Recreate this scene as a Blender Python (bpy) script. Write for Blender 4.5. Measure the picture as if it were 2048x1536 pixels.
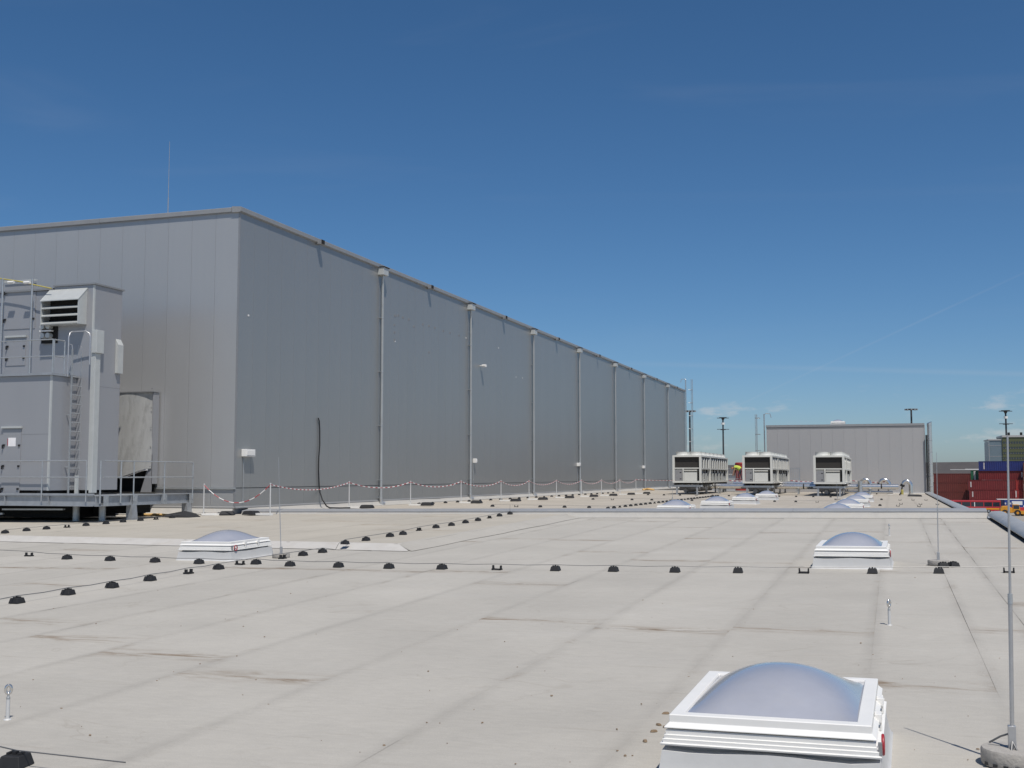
import bpy, math, random
from mathutils import Vector, Matrix
random.seed(7)
sc = bpy.context.scene
for o in list(bpy.data.objects): bpy.data.objects.remove(o)
C = sc.collection
rad = math.radians

# ------------------------------------------------------------------ camera
F = 2280.0
PITCH = math.atan(183/F)
YAW = math.atan(761*math.cos(PITCH)/F)
cam_d = bpy.data.cameras.new('camera'); cam = bpy.data.objects.new('camera', cam_d); C.objects.link(cam)
cam.location = (0, 0, 0); cam.rotation_euler = (math.pi/2+PITCH, 0, YAW)
cam_d.sensor_width = 36; cam_d.lens = F/2048*36; cam_d.clip_end = 6000; cam_d.clip_start = 0.05
sc.camera = cam
sc.render.resolution_x = 1024; sc.render.resolution_y = 768

# ------------------------------------------------------------------ sky and sun
SUN_EL = 62.0
SUN_AZ_VEC = Vector((0.61, -0.79, 0)).normalized()
w = bpy.data.worlds.new('World'); sc.world = w; w.use_nodes = True
nt = w.node_tree; nt.nodes.clear()
N = nt.nodes.new; L = nt.links.new
out = N('ShaderNodeOutputWorld'); bg = N('ShaderNodeBackground'); sky = N('ShaderNodeTexSky')
sky.sky_type = 'NISHITA'; sky.sun_disc = False
sky.sun_elevation = rad(SUN_EL)
sky.sun_rotation = math.atan2(SUN_AZ_VEC.x, SUN_AZ_VEC.y)
sky.altitude = 30; sky.air_density = .75; sky.dust_density = .7; sky.ozone_density = 6.0
bg.inputs['Strength'].default_value = 0.085
tc = N('ShaderNodeTexCoord'); sep = N('ShaderNodeSeparateXYZ'); L(tc.outputs['Generated'], sep.inputs[0])
def wmath(op, a, b=None, clamp=False):
    n = N('ShaderNodeMath'); n.operation = op; n.use_clamp = clamp
    for i, v in enumerate((a, b)):
        if v is None: continue
        if isinstance(v, (int, float)): n.inputs[i].default_value = v
        else: L(v, n.inputs[i])
    return n.outputs[0]
def wmap(v, a, b, c=0, d=1):
    n = N('ShaderNodeMapRange'); n.clamp = True; n.interpolation_type = 'SMOOTHSTEP'
    L(v, n.inputs[0])
    for i, x in zip((1, 2, 3, 4), (a, b, c, d)): n.inputs[i].default_value = x
    return n.outputs[0]
# small fair-weather clouds low over the horizon, all the way round, and thin cirrus higher up
mp = N('ShaderNodeMapping'); mp.inputs['Scale'].default_value = (1, 1, 3.2); L(tc.outputs['Generated'], mp.inputs[0])
n1 = N('ShaderNodeTexNoise'); n1.inputs['Scale'].default_value = 15; n1.inputs['Detail'].default_value = 7; n1.inputs['Roughness'].default_value = .6
L(mp.outputs[0], n1.inputs['Vector'])
band = wmath('MULTIPLY', wmap(sep.outputs[2], .012, .03), wmap(sep.outputs[2], .05, .085, 1, 0))
cum = wmath('MULTIPLY', wmath('MULTIPLY', wmap(n1.outputs[0], .56, .70), band), .40)
mp2 = N('ShaderNodeMapping'); mp2.inputs['Scale'].default_value = (1.0, 3.2, 9); mp2.inputs['Rotation'].default_value = (0, 0, .5); L(tc.outputs['Generated'], mp2.inputs[0])
n2 = N('ShaderNodeTexNoise'); n2.inputs['Scale'].default_value = 2.2; n2.inputs['Detail'].default_value = 6; n2.inputs['Distortion'].default_value = .8
L(mp2.outputs[0], n2.inputs['Vector'])
cir = wmath('MULTIPLY', wmap(n2.outputs[0], .50, .85), wmath('MULTIPLY', wmap(sep.outputs[2], .05, .12), .028))
def contrail(pa, pb, width, amt, a0, a1):
    def dr(px, py):
        h_ = Vector((-math.sin(YAW), math.cos(YAW), 0)); r_ = Vector((math.cos(YAW), math.sin(YAW), 0)); z_ = Vector((0, 0, 1))
        return (h_*math.cos(PITCH)+z_*math.sin(PITCH)+r_*((px-1024)/F)-(z_*math.cos(PITCH)-h_*math.sin(PITCH))*((py-768)/F)).normalized()
    A, B = dr(*pa), dr(*pb); nn = A.cross(B).normalized(); mid = (A+B).normalized()
    def dot(v):
        d_ = N('ShaderNodeVectorMath'); d_.operation = 'DOT_PRODUCT'; L(tc.outputs['Generated'], d_.inputs[0]); d_.inputs[1].default_value = v; return d_.outputs['Value']
    line = wmap(wmath('ABSOLUTE', dot(nn)), 0, width, 1, 0)
    along = wmap(dot(mid), a0, a1)
    return wmath('MULTIPLY', wmath('MULTIPLY', line, along), wmath('MULTIPLY', wmap(n2.outputs[0], .3, .6, .5, 1), amt))
cir = wmath('ADD', cir, contrail((1715, 700), (2060, 540), .0014, .05, .95, .992))
cir = wmath('ADD', cir, contrail((1560, 735), (2048, 748), .0035, .06, .96, .994))
hs = N('ShaderNodeHueSaturation'); hs.inputs['Saturation'].default_value = 1.15; hs.inputs['Hue'].default_value = .496; hs.inputs['Value'].default_value = 1.05; L(sky.outputs[0], hs.inputs['Color'])
mx = N('ShaderNodeMix'); mx.data_type = 'RGBA'
L(wmath('ADD', cum, cir, True), mx.inputs[0]); L(hs.outputs[0], mx.inputs[6]); mx.inputs[7].default_value = (7.6, 7.3, 7.2, 1)
L(mx.outputs[2], bg.inputs[0]); L(bg.outputs[0], out.inputs[0])

sd = bpy.data.lights.new('sun', 'SUN'); so = bpy.data.objects.new('sun', sd); C.objects.link(so)
sd.energy = 4.0; sd.angle = rad(.53); sd.color = (1.0, .95, .88)
sv = SUN_AZ_VEC*math.cos(rad(SUN_EL)) + Vector((0, 0, math.sin(rad(SUN_EL))))
so.rotation_euler = sv.to_track_quat('Z', 'Y').to_euler(); so.location = (20, -20, 40)
sc.view_settings.view_transform = 'Standard'; sc.view_settings.look = 'None'
sc.view_settings.exposure = 0.0; sc.view_settings.gamma = 1.0

# ------------------------------------------------------------------ photo pixel -> direction
HD = Vector((-math.sin(YAW), math.cos(YAW), 0)); RT = Vector((math.cos(YAW), math.sin(YAW), 0)); ZZ = Vector((0, 0, 1))
FW = HD*math.cos(PITCH)+ZZ*math.sin(PITCH); UP = ZZ*math.cos(PITCH)-HD*math.sin(PITCH)
def ray(px, py): return FW+RT*((px-1024)/F)-UP*((py-768)/F)
def on(px, py, zf, dz=0.0):                    # where the sight line meets a roof surface
    r = ray(px, py); lo, hi = 1.0, 400.0
    for _ in range(60):
        m = (lo+hi)/2; p = r*m
        if p.z > zf(p.x, p.y)+dz: lo = m
        else: hi = m
    return r*lo
def atY(px, py, Y): r = ray(px, py); return r*(Y/r.y)
def atX(px, py, X): r = ray(px, py); return r*(X/r.x)
def atD(px, py, d): r = ray(px, py); return r*d

HX = -22.0; HY = 35.2; HY2 = 128.0          # hall: long wall plane, gable plane, far end
RE = 2.6                                     # right roof edge
PY = 35.5                                    # cross parapet
def zA(x, y): return -1.82+.016*y+.010*x
BP0 = (-21.4, 23.42); BP1 = (-9.6, 21.9)
def yB(x): return BP1[1]+(BP0[1]-BP1[1])*(x-BP1[0])/(BP0[0]-BP1[0])
def zB(x, y): return zA(x, y)+.11
def zC(x, y):
    t = max(0, min(1.2, (x-HX)/(RE-HX)))
    rz = -1.47-.06*(y-36)/68
    return -1.34*(1-t)+rz*t
GZ = -9.2

# ------------------------------------------------------------------ helpers
class MB:
    def __init__(s): s.v = []; s.f = []
    def face(s, pts):
        i = len(s.v); s.v += [tuple(p) for p in pts]; s.f.append(tuple(range(i, i+len(pts)))); return s
    def box(s, x0, x1, y0, y1, z0, z1):
        if x0 > x1: x0, x1 = x1, x0
        if y0 > y1: y0, y1 = y1, y0
        if z0 > z1: z0, z1 = z1, z0
        i = len(s.v)
        s.v += [(x0,y0,z0),(x1,y0,z0),(x1,y1,z0),(x0,y1,z0),(x0,y0,z1),(x1,y0,z1),(x1,y1,z1),(x0,y1,z1)]
        s.f += [(i,i+3,i+2,i+1),(i+4,i+5,i+6,i+7),(i,i+1,i+5,i+4),(i+1,i+2,i+6,i+5),(i+2,i+3,i+7,i+6),(i+3,i,i+4,i+7)]
        return s
    def rings(s, rs, cap=True, closed=False):
        n = len(rs[0]); i0 = len(s.v)
        for r in rs: s.v += [tuple(p) for p in r]
        m = len(rs)
        for a in range(m if closed else m-1):
            b = (a+1) % m
            for k in range(n):
                l = (k+1) % n
                s.f.append((i0+a*n+k, i0+a*n+l, i0+b*n+l, i0+b*n+k))
        if cap and not closed:
            s.f.append(tuple(i0+k for k in reversed(range(n)))); s.f.append(tuple(i0+(m-1)*n+k for k in range(n)))
        return s
    def cyl(s, p, q, r, n=10, r2=None, cap=True):
        p = Vector(p); q = Vector(q); d = (q-p).normalized()
        a = d.orthogonal().normalized(); b = d.cross(a)
        if r2 is None: r2 = r
        mk = lambda c, rr: [c+a*(rr*math.cos(2*math.pi*k/n))+b*(rr*math.sin(2*math.pi*k/n)) for k in range(n)]
        return s.rings([mk(p, r), mk(q, r2)], cap)
    def tube(s, pts, r, n=8, cap=True):
        pts = [Vector(p) for p in pts]; rs = []; a = None
        for i, p in enumerate(pts):
            d = (pts[min(i+1, len(pts)-1)]-pts[max(i-1, 0)]).normalized()
            a = (d.orthogonal() if a is None else (a-d*a.dot(d))).normalized(); b = d.cross(a)
            rs.append([p+a*(r*math.cos(2*math.pi*k/n))+b*(r*math.sin(2*math.pi*k/n)) for k in range(n)])
        return s.rings(rs, cap)
    def lathe(s, prof, n=16, c=(0, 0, 0)):
        return s.rings([[(c[0]+r*math.cos(2*math.pi*k/n), c[1]+r*math.sin(2*math.pi*k/n), c[2]+z) for k in range(n)] for r, z in prof], True)
    def sq(s, prof, c=(0, 0)):                # stacked squares: (half, z)
        return s.rings([[(c[0]-h, c[1]-h, z), (c[0]+h, c[1]-h, z), (c[0]+h, c[1]+h, z), (c[0]-h, c[1]+h, z)] for h, z in prof])
    def prism(s, poly, f0, f1):               # poly of 2d points, f0/f1 map (a,b)->3d
        return s.rings([[f0(*p) for p in poly], [f1(*p) for p in poly]])
    def bar(s, p, q, w, h=None):              # rectangular bar between two points
        p = Vector(p); q = Vector(q); d = (q-p).normalized(); h = h or w
        u = Vector((0, 0, 1)) if abs(d.z) < .9 else Vector((0, 1, 0))
        a = d.cross(u).normalized(); b = a.cross(d)
        mk = lambda c: [c-a*w/2-b*h/2, c+a*w/2-b*h/2, c+a*w/2+b*h/2, c-a*w/2+b*h/2]
        return s.rings([mk(p), mk(q)])
    def mesh(s, name, mat, smooth=None):
        me = bpy.data.meshes.new(name); me.from_pydata(s.v, [], s.f); me.update()
        import bmesh
        b = bmesh.new(); b.from_mesh(me); bmesh.ops.remove_doubles(b, verts=b.verts, dist=1e-5)
        bmesh.ops.recalc_face_normals(b, faces=b.faces); b.to_mesh(me); b.free()
        if mat: me.materials.append(mat)
        if smooth:
            me.polygons.foreach_set('use_smooth', [True]*len(me.polygons)); me.set_sharp_from_angle(angle=rad(smooth))
        return me
    def build(s, name, mat, parent=None, loc=(0, 0, 0), smooth=None, bevel=0, rz=0):
        o = bpy.data.objects.new(name, s.mesh(name, mat, smooth)); C.objects.link(o)
        o.location = loc; o.rotation_euler = (0, 0, rz)
        if parent: o.parent = parent
        if bevel:
            m = o.modifiers.new('bevel', 'BEVEL'); m.width = bevel; m.segments = 2; m.limit_method = 'ANGLE'; m.angle_limit = rad(40)
        return o
def tag(o, label, cat, group=None):
    o['label'] = label; o['category'] = cat
    if group: o['group'] = group
    return o
def thing(name, label, cat, loc=(0, 0, 0), rz=0, group=None):
    o = bpy.data.objects.new(name, None); o.empty_display_size = .2; C.objects.link(o)
    o.location = loc; o.rotation_euler = (0, 0, rz)
    return tag(o, label, cat, group)
def kids(o): return [x for x in C.objects if x.parent == o]
def dup(root, loc, rz=0, label=None, group=None, cat=None, scale=None):
    def cp(o, par):
        c = o.copy(); C.objects.link(c)
        if par: c.parent = par
        for k in kids(o): cp(k, c)
        return c
    r = cp(root, None); r.location = loc; r.rotation_euler = (0, 0, rz)
    if scale: r.scale = (scale,)*3
    if label: r['label'] = label
    if group: r['group'] = group
    return r
def struct(o): o['kind'] = 'structure'; return o

# ------------------------------------------------------------------ materials
MATS = {}
def mat(name, col, rough=.6, metal=0.0, var=.08, scale=6.0, bump=0.0, bscale=40., coat=0.0, rand=0.0, stretch=(1, 1, 1), spec=.5, dirt=0.0, dirtcol=(.16, .13, .10), dscale=3.0):
    m = bpy.data.materials.new(name); m.use_nodes = True; t = m.node_tree; n = t.nodes; l = t.links
    p = n['Principled BSDF']; p.inputs['Roughness'].default_value = rough; p.inputs['Metallic'].default_value = metal
    p.inputs['Specular IOR Level'].default_value = spec
    if coat: p.inputs['Coat Weight'].default_value = coat; p.inputs['Coat Roughness'].default_value = .12
    c = n.new('ShaderNodeTexCoord'); mp = n.new('ShaderNodeMapping'); mp.inputs['Scale'].default_value = stretch; l.new(c.outputs['Object'], mp.inputs[0])
    no = n.new('ShaderNodeTexNoise'); no.inputs['Scale'].default_value = scale; no.inputs['Detail'].default_value = 6; no.inputs['Roughness'].default_value = .62
    l.new(mp.outputs[0], no.inputs['Vector'])
    mr = n.new('ShaderNodeMapRange'); mr.inputs[1].default_value = .25; mr.inputs[2].default_value = .75; mr.inputs[3].default_value = 1-var; mr.inputs[4].default_value = 1+var
    l.new(no.outputs[0], mr.inputs[0]); fac = mr.outputs[0]
    if rand:
        oi = n.new('ShaderNodeObjectInfo'); m2 = n.new('ShaderNodeMapRange'); m2.inputs[3].default_value = 1-rand; m2.inputs[4].default_value = 1+rand
        l.new(oi.outputs['Random'], m2.inputs[0]); mm = n.new('ShaderNodeMath'); mm.operation = 'MULTIPLY'; l.new(fac, mm.inputs[0]); l.new(m2.outputs[0], mm.inputs[1]); fac = mm.outputs[0]
    vm = n.new('ShaderNodeVectorMath'); vm.operation = 'SCALE'; vm.inputs[0].default_value = col; l.new(fac, vm.inputs['Scale'])
    colout = vm.outputs[0]
    if dirt:
        nd = n.new('ShaderNodeTexNoise'); nd.inputs['Scale'].default_value = dscale; nd.inputs['Detail'].default_value = 8; nd.inputs['Roughness'].default_value = .7
        l.new(mp.outputs[0], nd.inputs['Vector'])
        md = n.new('ShaderNodeMapRange'); md.inputs[1].default_value = .5; md.inputs[2].default_value = .8; md.inputs[3].default_value = 0; md.inputs[4].default_value = dirt
        l.new(nd.outputs[0], md.inputs[0])
        mx = n.new('ShaderNodeMix'); mx.data_type = 'RGBA'; l.new(md.outputs[0], mx.inputs[0]); l.new(colout, mx.inputs[6]); mx.inputs[7].default_value = (*dirtcol, 1); colout = mx.outputs[2]
    l.new(colout, p.inputs['Base Color'])
    # uneven gloss
    mr3 = n.new('ShaderNodeMapRange'); mr3.inputs[3].default_value = max(0, rough-.06); mr3.inputs[4].default_value = min(1, rough+.06); l.new(no.outputs[0], mr3.inputs[0]); l.new(mr3.outputs[0], p.inputs['Roughness'])
    if bump:
        nb = n.new('ShaderNodeTexNoise'); nb.inputs['Scale'].default_value = bscale; nb.inputs['Detail'].default_value = 4; l.new(mp.outputs[0], nb.inputs['Vector'])
        b = n.new('ShaderNodeBump'); b.inputs['Strength'].default_value = bump; b.inputs['Distance'].default_value = .01; l.new(nb.outputs[0], b.inputs['Height']); l.new(b.outputs[0], p.inputs['Normal'])
    MATS[name] = m; return m

def cladding(name, col, axis, rough=.34, metal=.55, pitch=25.0, bump=.25):
    # silver-painted sheet panel with fine vertical ribs and faint weathering
    m = mat(name, col, rough, metal, .03, .8, rand=.010, stretch=(1, 1, .12))
    t = m.node_tree; n = t.nodes; l = t.links; p = n['Principled BSDF']
    c = n.new('ShaderNodeTexCoord'); wv = n.new('ShaderNodeTexWave'); wv.wave_type = 'BANDS'; wv.bands_direction = axis
    wv.inputs['Scale'].default_value = pitch/ (2*math.pi) * 2; wv.inputs['Distortion'].default_value = 0
    l.new(c.outputs['Object'], wv.inputs['Vector'])
    lo = n.new('ShaderNodeTexNoise'); lo.inputs['Scale'].default_value = .9; lo.inputs['Detail'].default_value = 2; l.new(c.outputs['Object'], lo.inputs['Vector'])
    b = n.new('ShaderNodeBump'); b.inputs['Strength'].default_value = bump; b.inputs['Distance'].default_value = .004; l.new(wv.outputs[0], b.inputs['Height'])
    b2 = n.new('ShaderNodeBump'); b2.inputs['Strength'].default_value = .18; b2.inputs['Distance'].default_value = .03; l.new(lo.outputs[0], b2.inputs['Height']); l.new(b.outputs[0], b2.inputs['Normal'])
    l.new(b2.outputs[0], p.inputs['Normal']); return m

def membrane(name, col, dirtcol=(.20, .145, .095), dirt=1.0):
    m = bpy.data.materials.new(name); m.use_nodes = True; t = m.node_tree; n = t.nodes; l = t.links
    p = n['Principled BSDF']; p.inputs['Roughness'].default_value = .82; p.inputs['Specular IOR Level'].default_value = .3
    c = n.new('ShaderNodeTexCoord')
    def noise(scale, detail, st=(1, 1, 1), rough=.6, dist=0, off=(0,0,0)):
        mp = n.new('ShaderNodeMapping'); mp.inputs['Scale'].default_value = st; mp.inputs['Location'].default_value = off; l.new(c.outputs['Object'], mp.inputs[0])
        x = n.new('ShaderNodeTexNoise'); x.inputs['Scale'].default_value = scale; x.inputs['Detail'].default_value = detail; x.inputs['Roughness'].default_value = rough; x.inputs['Distortion'].default_value = dist
        l.new(mp.outputs[0], x.inputs['Vector']); return x.outputs[0]
    def mr(v, a, b, c0, d0):
        x = n.new('ShaderNodeMapRange'); l.new(v, x.inputs[0])
        for i, y in zip((1, 2, 3, 4), (a, b, c0, d0)): x.inputs[i].default_value = y
        return x.outputs[0]
    def mul(a, b, op='MULTIPLY'):
        x = n.new('ShaderNodeMath'); x.operation = op
        for i, y in enumerate((a, b)):
            if isinstance(y, (int, float)): x.inputs[i].default_value = y
            else: l.new(y, x.inputs[i])
        return x.outputs[0]
    def mix(f, a, b):
        x = n.new('ShaderNodeMix'); x.data_type = 'RGBA'; l.new(f, x.inputs[0])
        for i, y in ((6, a), (7, b)):
            if isinstance(y, tuple): x.inputs[i].default_value = (*y, 1)
            else: l.new(y, x.inputs[i])
        return x.outputs[2]
    oi = n.new('ShaderNodeObjectInfo')
    big = noise(.55, 5); fine = noise(120, 3); grain = noise(14, 6, (.45, 1.6, 1))
    f = mul(mul(mr(big, .3, .7, .94, 1.06), mr(fine, .3, .7, .93, 1.07)), mul(mr(grain, .3, .7, .955, 1.04), mr(oi.outputs['Random'], 0, 1, .97, 1.03)))
    v = n.new('ShaderNodeVectorMath'); v.operation = 'SCALE'; v.inputs[0].default_value = col; l.new(f, v.inputs['Scale']); cc = v.outputs[0]
    at = n.new('ShaderNodeAttribute'); at.attribute_name = 'seam'; seam = at.outputs['Fac']
    ate = n.new('ShaderNodeAttribute'); ate.attribute_name = 'lap'; lap = ate.outputs['Fac']
    # grey dirt caught along the side laps
    d1 = mul(mul(seam, mr(noise(1.6, 8, (1, .45, 1), .75, .5), .34, .72, .08, 1)), .19*dirt)
    cc = mix(d1, cc, (.155, .145, .132))
    # brown silt left where water stood against laps
    d2 = mul(mul(mul(lap, lap), mr(noise(1.9, 8, (.7, 2.6, 1), .72, .7, (5, 1, 0)), .46, .66, 0, 1)), .72*dirt)
    cc = mix(d2, cc, dirtcol)
    d4 = mul(mul(seam, mr(noise(1.3, 8, (1.4, .9, 1), .75, .4, (2, 9, 0)), .57, .72, 0, 1)), .42*dirt)
    cc = mix(d4, cc, dirtcol)
    # scattered thin streaks and specks
    d3 = mul(mr(noise(2.6, 9, (.34, 2.8, 1), .72, .3), .60, .80, 0, 1), .28*dirt)
    cc = mix(d3, cc, (.19, .15, .105))
    d5 = mul(mr(noise(9, 4, (1, 1, 1), .6, 0, (3, 3, 0)), .74, .80, 0, 1), .5*dirt)
    cc = mix(d5, cc, (.12, .10, .08))
    wear = mul(mr(noise(.9, 7, (.5, 1.3, 1), .65, 0, (7, 2, 0)), .55, .8, 0, 1), .16)
    cc = mix(wear, cc, (.52, .51, .49))
    pr_n = noise(.42, 4, (1, 1.3, 1), .55, .5, (11, 4, 0))
    ring = mr(mul(mul(pr_n, -.545, 'ADD'), 0, 'ABSOLUTE'), 0, .007, 1, 0)
    ring = mul(mul(ring, mr(noise(.8, 5, (1, 1, 1), .6, 0, (1, 8, 0)), .45, .65, 0, 1)), .20*dirt/1.5)
    cc = mix(ring, cc, (.21, .17, .125))
    l.new(cc, p.inputs['Base Color'])
    b = n.new('ShaderNodeBump'); b.inputs['Strength'].default_value = .35; b.inputs['Distance'].default_value = .004; l.new(fine, b.inputs['Height'])
    b2 = n.new('ShaderNodeBump'); b2.inputs['Strength'].default_value = .5; b2.inputs['Distance'].default_value = .03; l.new(noise(2.1, 3), b2.inputs['Height']); l.new(b.outputs[0], b2.inputs['Normal'])
    l.new(b2.outputs[0], p.inputs['Normal'])
    return m

M_roof = membrane('roof_membrane', (.420, .398, .355), dirt=1.7)
M_roofB = membrane('roof_membrane_tan', (.418, .386, .328), (.24, .17, .10), 1.5)
M_roofC = membrane('roof_membrane_far', (.41, .372, .315), (.24, .17, .10), 1.5)
M_deck = mat('roof_deck', (.30, .29, .27), .85, bump=.2)
M_upstand = mat('membrane_upstand', (.40, .385, .355), .7, var=.1, scale=3, bump=.5, bscale=9, dirt=.4, dirtcol=(.3, .25, .18))
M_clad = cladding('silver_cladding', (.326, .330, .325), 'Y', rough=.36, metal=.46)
M_cladG = cladding('silver_cladding_gable_lit', (.44, .44, .435), 'X', rough=.36, metal=.4)  # same cladding as the long wall, stronger sun put into a paler colour
M_cladF = cladding('grey_cladding_far', (.42, .41, .40), 'X', rough=.5, metal=.25)
M_joint = mat('panel_joint', (.22, .225, .23), .6)
M_coping = mat('aluminium_coping', (.34, .34, .335), .45, .35, .05, 2, dirt=.15)
M_edge = mat('edge_coping', (.40, .40, .39), .42, .25, .08, 2, dirt=.25, dirtcol=(.22, .21, .19))
M_copl = mat('light_coping', (.34, .345, .35), .5, .2, .05, 2, dirt=.15)
M_trim = mat('grey_trim', (.30, .305, .31), .45, .4, .06, 2)
M_pipe = mat('zinc_downpipe', (.47, .49, .49), .4, .55, .08, 3)
M_galv = mat('galvanised_steel', (.46, .48, .49), .42, .65, .14, 9)
M_galvd = mat('galvanised_beam', (.38, .40, .42), .5, .5, .14, 5, dirt=.2)
M_ahu = cladding('unit_panel', (.345, .35, .365), 'X', rough=.4, metal=.3, bump=.12)
M_ahul = mat('unit_light_metal', (.52, .535, .52), .45, .25, .06, 4)
M_shiny = mat('bright_sheet_metal', (.66, .66, .64), .2, .5, .12, 1.3, bump=.3, bscale=2.0, dirt=.6, dirtcol=(.10, .095, .085), dscale=1.4, stretch=(1.6, 1, .5))
M_black = mat('black_rubber', (.016, .016, .017), .65, var=.25, scale=20, bump=.2)
M_dark = mat('dark_interior', (.012, .012, .012), .9)
M_brown = mat('coil_fins', (.030, .027, .024), .7, .1)
M_conc = mat('concrete_weight', (.36, .34, .31), .9, var=.16, scale=9, bump=.6, bscale=50, dirt=.4)
M_wire = mat('conductor_wire', (.20, .20, .20), .5, .6)
M_rod = mat('aluminium_rod', (.50, .50, .50), .4, .7, .06, 20)
M_white = mat('white_aluminium', (.76, .75, .72), .42, var=.035, scale=4, dirt=.10, dirtcol=(.5, .46, .4), dscale=5)
M_kerb = mat('skylight_kerb_membrane', (.52, .52, .51), .6, var=.06, scale=4, bump=.45, bscale=5, dirt=.25, dirtcol=(.34, .29, .22))
M_dome = mat('opal_dome', (.355, .365, .41), .16, var=.05, scale=5, coat=.7, spec=.6, dirt=.22, dirtcol=(.42, .40, .37), dscale=7)
M_red = mat('red_plastic', (.33, .02, .03), .45)
M_chred = mat('red_chain', (.42, .06, .07), .5)
M_chwh = mat('white_chain', (.80, .78, .76), .5)
M_post = mat('barrier_post', (.58, .58, .57), .5, .1, .08, 8)
M_cream = mat('chiller_paint', (.60, .60, .56), .5, var=.06, scale=3, dirt=.12)
M_creamd = mat('chiller_panel', (.45, .46, .44), .5, .1, .1, 4)
M_grey = mat('grey_cabinet', (.27, .27, .275), .5, .2)
M_silver = mat('pipe_lagging', (.66, .65, .63), .22, .85, .06, 5)
M_hose = mat('yellow_strap', (.58, .37, .14), .7, var=.2, scale=20)
M_yellow = mat('yellow_cable', (.42, .36, .10), .6)
M_paper = mat('white_paper', (.80, .79, .80), .8)
M_ground = mat('yard_concrete', (.34, .31, .26), .9, var=.14, scale=.05, dirt=.3, dscale=.15)
M_vest = mat('hi_vis_vest', (.48, .56, .08), .8)
M_trous = mat('work_trousers', (.045, .045, .055), .9)
M_skin = mat('skin', (.42, .23, .15), .6)
M_helm = mat('helmet', (.30, .14, .07), .5)

# ------------------------------------------------------------------ ground
g = MB(); R_ = 4000; n_ = 16
for i in range(n_):
    for j in range(n_):
        g.face([(-R_+2*R_*i/n_, -R_+2*R_*j/n_, GZ), (-R_+2*R_*(i+1)/n_, -R_+2*R_*j/n_, GZ), (-R_+2*R_*(i+1)/n_, -R_+2*R_*(j+1)/n_, GZ), (-R_+2*R_*i/n_, -R_+2*R_*(j+1)/n_, GZ)])
struct(g.build('ground', M_ground))

# ------------------------------------------------------------------ roofs
def sheet(x0, x1, y0, y1, zf, m, parent, zoff):
    w_ = x1-x0; us = sorted(set([0, min(.05, w_/4), min(.12, w_/3), w_/2, w_-min(.12, w_/3), w_-min(.05, w_/4), w_]))
    L_ = y1-y0; ny = max(2, int(L_/.9)); vs = [0, min(.1, L_/4), min(.4, L_/3)]+[L_*k/ny for k in range(1, ny) if .5 < L_*k/ny < L_-.5]+[L_-min(.4, L_/3), L_-min(.1, L_/4), L_]
    vs = sorted(set(vs)); V = []; S = []; P = []; ph = (x0*7.31) % 9
    for v in vs:
        for u in us:
            x = x0+u; y = y0+v
            e = min(u, w_-u); s = max(0, 1-e/.12); ee = min(v, L_-v); q = max(0, 1-ee/.4)
            z = zf(x, y)+zoff+.0035*(1-u/w_)+.004*s*(.5+.5*math.sin(y*2.3+ph+x0))+.0025*math.sin(x*2.9+y*.8+ph)*math.sin(y*1.3-x)
            V.append((x, y, z)); S.append(s); P.append(q)
    nu = len(us); Fc = [(a*nu+b, a*nu+b+1, (a+1)*nu+b+1, (a+1)*nu+b) for a in range(len(vs)-1) for b in range(nu-1)]
    me = bpy.data.meshes.new('membrane_sheet'); me.from_pydata(V, [], Fc)
    at = me.attributes.new('seam', 'FLOAT', 'POINT'); at.data.foreach_set('value', S)
    at = me.attributes.new('lap', 'FLOAT', 'POINT'); at.data.foreach_set('value', P)
    me.polygons.foreach_set('use_smooth', [True]*len(me.polygons)); me.materials.append(m)
    o = bpy.data.objects.new('membrane_sheet', me); C.objects.link(o); o.parent = parent
def deck(name, x0, x1, y0, y1, zf, drop, bottom):
    b = MB(); nx, ny = 12, 14
    pt = lambda i, j: (x0+(x1-x0)*i/nx, y0+(y1-y0)*j/ny, zf(x0+(x1-x0)*i/nx, y0+(y1-y0)*j/ny)-drop)
    for i in range(nx):
        for j in range(ny): b.face([pt(i, j), pt(i+1, j), pt(i+1, j+1), pt(i, j+1)])
    lo = lambda p: (p[0], p[1], bottom)
    for i in range(nx):
        for j in (0, ny): b.face([pt(i, j), pt(i+1, j), lo(pt(i+1, j)), lo(pt(i, j))])
    for j in range(ny):
        for i in (0, nx): b.face([pt(i, j), pt(i, j+1), lo(pt(i, j+1)), lo(pt(i, j))])
    return struct(b.build(name, M_deck))
roofA = deck('roof', -38, RE, -6, PY, zA, .02, GZ+.01)
XE = [RE, 1.29, .72, -.22]+[-.22-1.45*k for k in range(1, 26)]
for i in range(len(XE)-1):
    x1, x0 = XE[i], XE[i+1]
    yend = PY-.02 if x1 > BP1[0]-.2 else yB(x1)+.6
    y = -4-random.random()*6; first = True
    while y < yend:
        ln = random.choice((5.0, 6.6, 7.5, 7.5, 9.0))+random.random()
        y1 = min(yend, y+ln)
        if yend-y1 < 1.2: y1 = yend
        if y1 > -3: sheet(x0, x1, max(y, -5.5), y1, zA, M_roof, roofA, (.0 if first else .0012))
        first = not first; y = y1
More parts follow.
